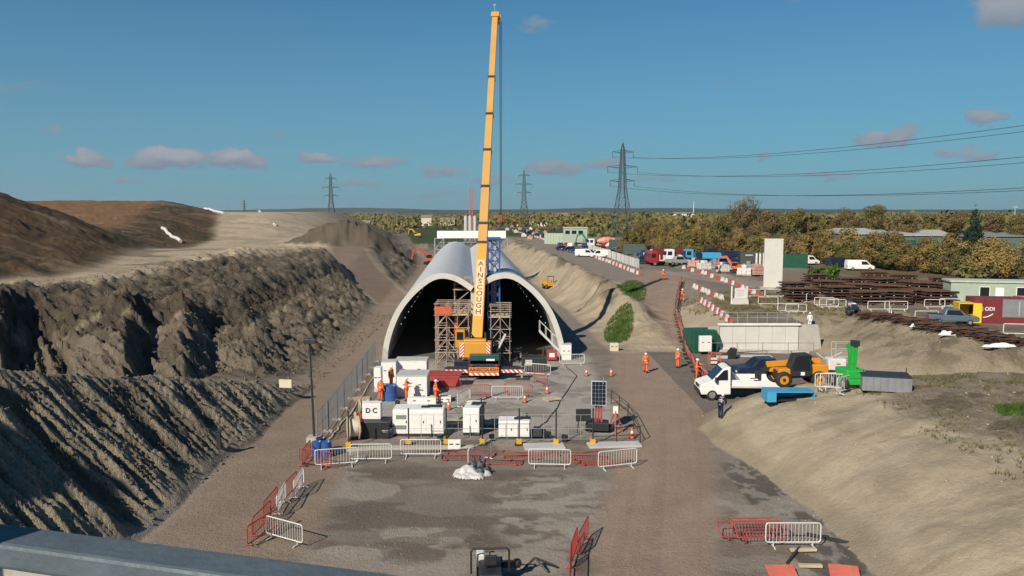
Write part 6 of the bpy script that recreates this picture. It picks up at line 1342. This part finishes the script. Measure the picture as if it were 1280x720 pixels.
def crown_mesh(name, blobs, n, leaf, seed, m):
    rg = np.random.default_rng(seed); B = np.array(blobs); w = B[:,3]*B[:,4]*B[:,5]; w = w/w.sum(); idx = rg.choice(len(B), n, p=w)
    u = rg.normal(size=(n,3)); u /= np.linalg.norm(u, axis=1)[:,None]; rad = rg.uniform(.25,1,n)**.45
    P = B[idx,:3]+u*B[idx,3:6]*rad[:,None]; P += rg.normal(size=(n,3))*leaf*.5
    k = fbm(P[:,0]*.9+seed, P[:,2]*.9+P[:,1]*.6, 3, seed); keep = k > -.22; P = P[keep]; n = len(P)
    nrm = u[keep]*1.0+rg.normal(size=(n,3))*.4; nrm /= np.linalg.norm(nrm, axis=1)[:,None]; a = np.cross(nrm, rg.normal(size=(n,3))); a /= np.linalg.norm(a, axis=1)[:,None]; b = np.cross(nrm, a)
    s = (leaf*rg.uniform(.6,1.4,n))[:,None]; V = np.stack([P-a*s-b*s*.6, P+a*s-b*s*.5, P+a*s*.7+b*s*.7, P-a*s*.6+b*s*.8], 1).reshape(-1,3)
    me = bpy.data.meshes.new(name); me.vertices.add(len(V)); me.vertices.foreach_set('co', V.ravel()); me.loops.add(4*n); me.loops.foreach_set('vertex_index', np.arange(4*n)); me.polygons.add(n); me.polygons.foreach_set('loop_start', np.arange(n)*4); me.update(); me.validate(); me.materials.append(m); return me
def tree_proto(name, H, Wd, n, leaf, seed, m, kind='round'):
    r = random.Random(seed); t = thing(name, None, 'tree'); mb = MB(); th_ = H*.35 if kind != 'bush' else H*.15
    if kind == 'conifer': mb.tube((0,0,0), (0,0,H*.9), H*.022, 8, H*.004)
    else:
        mb.tube((0,0,-.2), (.05*H*.2,0,th_), H*.022, 8, H*.016)
        for i in range(7): a = i*2.4+r.random(); L = H*r.uniform(.28,.45); q = Vector((math.cos(a)*Wd*.28, math.sin(a)*Wd*.28, th_+L)); mb.tube((0,0,th_*r.uniform(.5,1)), q, H*.011, 6, H*.003); mb.tube(q*.6+Vector((0,0,th_*.4)), q+Vector((r.uniform(-1,1)*H*.08, r.uniform(-1,1)*H*.08, H*.12)), H*.006, 5, H*.002)
    mb.build('trunk', bark, t); bl = []
    if kind == 'round':
        for i in range(15):
            a = r.uniform(0,6.28); q = r.uniform(.1,.34)*Wd; z = r.uniform(.36,.88)*H; f = 1-.55*max(0,(z/H-.6)/.4); s = r.uniform(.13,.21)*Wd; bl.append((math.cos(a)*q*f, math.sin(a)*q*f, z, s, s, s*.8))
        bl.append((0,0,H*.6,Wd*.3,Wd*.3,H*.26))
    elif kind == 'bush':
        for i in range(13): a = r.uniform(0,6.28); q = r.uniform(.1,.40)*Wd; s = r.uniform(.13,.22)*Wd; bl.append((math.cos(a)*q, math.sin(a)*q, r.uniform(.2,.80)*H, s, s, s*r.uniform(.7,1.3)*min(1,H/Wd)))
        bl.append((0,0,H*.38,Wd*.4,Wd*.4,H*.36))
    else:
        for i in range(11): z = H*(.1+.085*i); s = Wd*.48*(1-i/11.6); bl.append((r.uniform(-.1,.1)*s, r.uniform(-.1,.1)*s, z, s*r.uniform(.8,1.1), s*r.uniform(.8,1.1), H*.075))
    o = bpy.data.objects.new('crown', crown_mesh('crown', bl, n, leaf, seed, m)); col.objects.link(o); o.parent = t; return t
TP = {}
def tree(kind, nm, H, Wd, n, leaf, mk, pos, sc, rz, label, group, var=0):
    key = (kind, nm, mk, var, H)
    if key not in TP: o = TP[key] = tree_proto(nm, H, Wd, n, leaf, 11+var*7+len(TP), LM[mk], kind); o.location = pos; o.rotation_euler = (0,0,rz); o.scale = (sc,)*3
    else: o = dup(TP[key], pos, rz, None, None, sc)
    o['label'] = label; o['category'] = 'tree' if nm != 'hedge_bush' and nm != 'shrub' else 'bush'; o['group'] = group; return o
# hedge running from the far yard to the right edge, two rows deep
HR = [((786,331),(860,327)),]
hp = [Vector((30,215,0)), Vector((44,196,0)), Vector((58,184,0)), Vector((66,168,0)), Vector((72,150,0)), Vector((77,131,0)), Vector((84,117,0)), Vector((98,108,0))]
pts = polyline_pts(hp, 3.3)
col_names = ['russet','olive','russet','brown','olive','russet']
for rw_, (off, hs, nm2) in enumerate(((0,1.0,'front'),(6,1.18,'back'))):
    for i, (p, a) in enumerate(pts[::1 if rw_ == 0 else 2]):
        nx, ny = math.sin(a)*-1, math.cos(a); q = Vector((p.x+nx*off+rnd.uniform(-.8,.8), p.y+ny*off+rnd.uniform(-.8,.8), 0)); q.z = gz(q.x, q.y)-.1; mk = col_names[(i*5+rw_*2+rnd.randrange(2)) % 6]
        tree('bush', 'hedge_bush', 6.0, 5.2, 7000, .105, mk, q, hs*rnd.uniform(.9,1.2), rnd.uniform(0,6.28), '%s bush, %s from the left in the %s row of the hedge' % (mk, nth(i), nm2), 'bushes of the long hedge', rnd.randrange(2))
# trees standing behind the hedge: pixel, distance, top row, width px
BT = [(930,215,242,58,'brown','round'),(962,225,258,40,'brown','round'),(990,230,256,34,'olive','round'),(1012,232,262,28,'brown','round'),(1056,225,257,44,'brown','round'),(1090,222,254,40,'olive','round'),(1128,226,262,42,'brown','round'),(1160,230,264,26,'olive','round'),(1190,228,259,40,'brown','round'),(1216,200,256,36,'conifer','conifer'),(1240,232,262,36,'brown','round'),(1270,228,264,36,'olive','round'),(905,240,268,36,'olive','round'),(880,260,275,34,'brown','round'),(852,280,277,40,'olive','round'),(828,300,276,36,'russet','round'),(1036,236,268,30,'russet','round'),(1108,232,266,26,'russet','round'),(1300,215,258,50,'brown','round'),(805,330,274,36,'brown','round')]
for k, (px, d, yt, wpx, mk, kd) in enumerate(sorted(BT)):
    x = (px-640)/1000*d; zb = gz(x, d); H = CAMH+(265-yt)*d/1000-zb; Wd = wpx*d/1000*1.1
    hero = px == 930
    lb = 'tallest rounded %s tree, left end of the trees behind the hedge' % mk if hero else 'dark green pointed conifer among the trees behind the hedge' if kd == 'conifer' else '%s tree, %s from the left among the trees behind the hedge' % (mk, nth(k))
    t = tree_proto('conifer' if kd == 'conifer' else 'broadleaf_tree', H, Wd, 9500 if hero or kd == 'conifer' else 7000, .14 if not hero else .13, 100+k, LM[mk], kd); t.location = (x, d, zb-.1); t['label'] = lb; t['category'] = 'tree'; t['group'] = 'trees behind the hedge'
tree('bush', 'shrub', 3.0, 5.2, 1800, .2, 'green', at(1031, 352), .95, .3, 'rounded bright green shrub in the right hand yard', 'shrubs')
tree('bush', 'shrub', 3.4, 8.0, 2000, .22, 'olive', at(1210, 352), 1.0, 1.1, 'low wide olive shrub behind the pale green cabin', 'shrubs')
# far woods and hedgerows: one mass
rg = np.random.default_rng(5); Q = []
for i in range(190):
    d = 330*math.exp(rg.uniform(0, 2.55)); a = rg.uniform(-.72,.72); L = rg.uniform(20,70)*(d/500)**.8; n = int(40+L*.6); 
    if (d < 520 and (-.26 < a < .12)) or (a < -.27 and d < 2600): continue
    x0, y0 = d*math.sin(a), d*math.cos(a); hh = rg.uniform(5,12); ax = rg.uniform(-.25,.25); u = rg.uniform(-1,1,n*3); Q.append(np.stack([x0+u*L*math.cos(ax), y0+u*L*math.sin(ax)+rg.normal(size=n*3)*3, rg.uniform(0,1,n*3)**.8*hh*(1-.4*rg.random(n*3)), np.full(n*3, .6+d/1100)], 1))
Q = np.concatenate(Q); Q[:,2] += terrain(Q[:,0], Q[:,1])
me = crown_mesh('far_woodland', [(0,0,0,1,1,1)], 4, .1, 1, LM['olive']); n = len(Q)
nr = rg.normal(size=(n,3)); nr[:,1] -= 1.2; nr /= np.linalg.norm(nr, axis=1)[:,None]; a = np.cross(nr, rg.normal(size=(n,3))); a /= np.linalg.norm(a, axis=1)[:,None]; b = np.cross(nr, a); s = (Q[:,3]*rg.uniform(.6,1.3,n))[:,None]; P = Q[:,:3]
V = np.stack([P-a*s-b*s*.7, P+a*s-b*s*.6, P+a*s*.7+b*s*.7, P-a*s*.6+b*s*.8], 1).reshape(-1,3)
me = bpy.data.meshes.new('far_woodland'); me.vertices.add(4*n); me.vertices.foreach_set('co', V.ravel()); me.loops.add(4*n); me.loops.foreach_set('vertex_index', np.arange(4*n)); me.polygons.add(n); me.polygons.foreach_set('loop_start', np.arange(n)*4); me.update(); me.validate(); me.materials.append(LM['olive'])
o = bpy.data.objects.new('far_woodland', me); col.objects.link(o); tag(o, 'far hedgerows and copses on the plain below the hills', 'woodland', kind='stuff')
# loose stones and clods scattered on the banks and the ground: one mass
def stones(name, label, n, region, smin, smax, m, seed):
    rg = np.random.default_rng(seed); X, Y = region(rg, n); Z = terrain(X, Y); S = smin*(smax/smin)**(rg.random(len(X))**2.2)
    base = np.array([(1,0,0),(-1,0,0),(0,1,0),(0,-1,0),(0,0,1),(0,0,-1)], float); F = np.array([(0,2,4),(2,1,4),(1,3,4),(3,0,4),(2,0,5),(1,2,5),(3,1,5),(0,3,5)])
    V = base[None]*rg.uniform(.55,1.2,(len(X),6,1))*S[:,None,None]*np.array([1,1,.7]); an = rg.uniform(0,6.28,len(X)); c, s = np.cos(an)[:,None], np.sin(an)[:,None]; vx = V[...,0]*c-V[...,1]*s; vy = V[...,0]*s+V[...,1]*c
    V = np.stack([vx+X[:,None], vy+Y[:,None], V[...,2]+Z[:,None]+S[:,None]*.2], -1).reshape(-1,3); FF = (F[None]+np.arange(len(X))[:,None,None]*6).reshape(-1,3)
    me = bpy.data.meshes.new(name); me.vertices.add(len(V)); me.vertices.foreach_set('co', V.ravel()); me.loops.add(FF.size); me.loops.foreach_set('vertex_index', FF.ravel()); me.polygons.add(len(FF)); me.polygons.foreach_set('loop_start', np.arange(len(FF))*3); me.update(); me.validate(); me.materials.append(m)
    o = bpy.data.objects.new(name, me); col.objects.link(o); tag(o, label, 'stones', kind='stuff')
def reg_left(rg, n):
    Y = rg.uniform(34,110,n)**1; X = -16-rg.random(n)**1.3*26; return X, Y
stones('earth_clods', 'dark clods of earth strewn over the left banks', 9000, reg_left, .03, .20, mat('clod_earth', (.135,.11,.082), .95, 0, .35, .4), 3)
stones('loose_stones', 'small loose stones on the trodden ground', 5000, lambda rg, n: (rg.uniform(-17,13,n), 30+45*rg.random(n)**1.5), .012, .05, mat('stone_grey', (.26,.235,.20), .9, 0, .3, .5), 4)
stones('chalk_lumps', 'pale lumps of chalk on the right hand slopes', 2200, lambda rg, n: (rg.uniform(13,42,n), rg.uniform(30,76,n)), .02, .12, mat('chalk_lump', (.33,.28,.205), .95, 0, .2, .5), 6)

def grass(name, label, cx, cy, ax_, ay_, n, h, seed, shear=0):
    rg = np.random.default_rng(seed); a = rg.uniform(0,6.28,n); r = rg.random(n)**.6; Y = cy+np.sin(a)*r*ay_; X = cx+np.cos(a)*r*ax_+(Y-cy)*shear; Z = terrain(X, Y)
    d = rg.uniform(0,6.28,n); w = h*.22; hh = h*rg.uniform(.5,1.3,n); lx, ly = rg.normal(size=n)*h*.3, rg.normal(size=n)*h*.3
    V = np.stack([np.stack([X-np.cos(d)*w, Y-np.sin(d)*w, Z-.02],1), np.stack([X+np.cos(d)*w, Y+np.sin(d)*w, Z-.02],1), np.stack([X+lx, Y+ly, Z+hh],1)], 1).reshape(-1,3)
    me = bpy.data.meshes.new(name); me.vertices.add(3*n); me.vertices.foreach_set('co', V.ravel()); me.loops.add(3*n); me.loops.foreach_set('vertex_index', np.arange(3*n)); me.polygons.add(n); me.polygons.foreach_set('loop_start', np.arange(n)*3); me.update(); me.validate(); me.materials.append(LM['green'])
    tag((lambda o: (col.objects.link(o), o)[1])(bpy.data.objects.new(name, me)), label, 'grass', kind='stuff')
for k, (gx, gy, a_, b_) in enumerate(GREENS): grass('grass', 'green growth on the crest of the pale embankment', gx, gy, a_*1.15, b_*1.05, 2600, .26, 40+k, .16)
grass('grass', 'bright grass on top of the right hand mound', 27.4, 40.2, 2.4, 2.0, 5000, .2, 50)

# ------------------------------------------------------------------ air
hzm = bpy.data.materials.new('haze'); hzm.use_nodes = True; t = hzm.node_tree; t.nodes.clear(); pv = N(t, 'ShaderNodeVolumePrincipled'); ou = N(t, 'ShaderNodeOutputMaterial'); t.links.new(pv.outputs[0], ou.inputs['Volume']); pv.inputs['Color'].default_value = (.80,.90,1,1); pv.inputs['Density'].default_value = .00005; pv.inputs['Anisotropy'].default_value = .3
MB().box((0,0,75), (19400,19400,210)).build('haze', hzm, kind='stuff')

# dry weeds on the mound and the rough ground: one mass each
def weeds(name, label, region, n, h, m, seed):
    rg = np.random.default_rng(seed); X, Y = region(rg, n); k = fbm(X/1.5, Y/1.5, 3, seed) > .02; X, Y = X[k], Y[k]; n = len(X); Z = terrain(X, Y)
    V = []
    for j in range(3):
        d = rg.uniform(0,6.28,n); w = h*.10; hh = h*rg.uniform(.3,1.2,n); lx, ly = rg.normal(size=n)*h*.5, rg.normal(size=n)*h*.5
        V.append(np.stack([np.stack([X-np.cos(d)*w, Y-np.sin(d)*w, Z-.02],1), np.stack([X+np.cos(d)*w, Y+np.sin(d)*w, Z-.02],1), np.stack([X+lx, Y+ly, Z+hh],1)], 1).reshape(-1,3))
    V = np.concatenate(V); n = len(V)//3; me = bpy.data.meshes.new(name); me.vertices.add(3*n); me.vertices.foreach_set('co', V.ravel()); me.loops.add(3*n); me.loops.foreach_set('vertex_index', np.arange(3*n)); me.polygons.add(n); me.polygons.foreach_set('loop_start', np.arange(n)*3); me.update(); me.validate(); me.materials.append(m)
    o = bpy.data.objects.new(name, me); col.objects.link(o); tag(o, label, 'weeds', kind='stuff')
weeds('dry_weeds', 'dry brown weeds over the top of the right hand mound', lambda rg, n: (rg.uniform(20.5,32,n), rg.uniform(30,53,n)), 3200, .24, LM['olive'], 71)
weeds('rough_scrub', 'rough low scrub between the haul road and the right hand yard', lambda rg, n: (rg.uniform(22,38,n), rg.uniform(84,112,n)), 4200, .35, LM['olive'], 72)
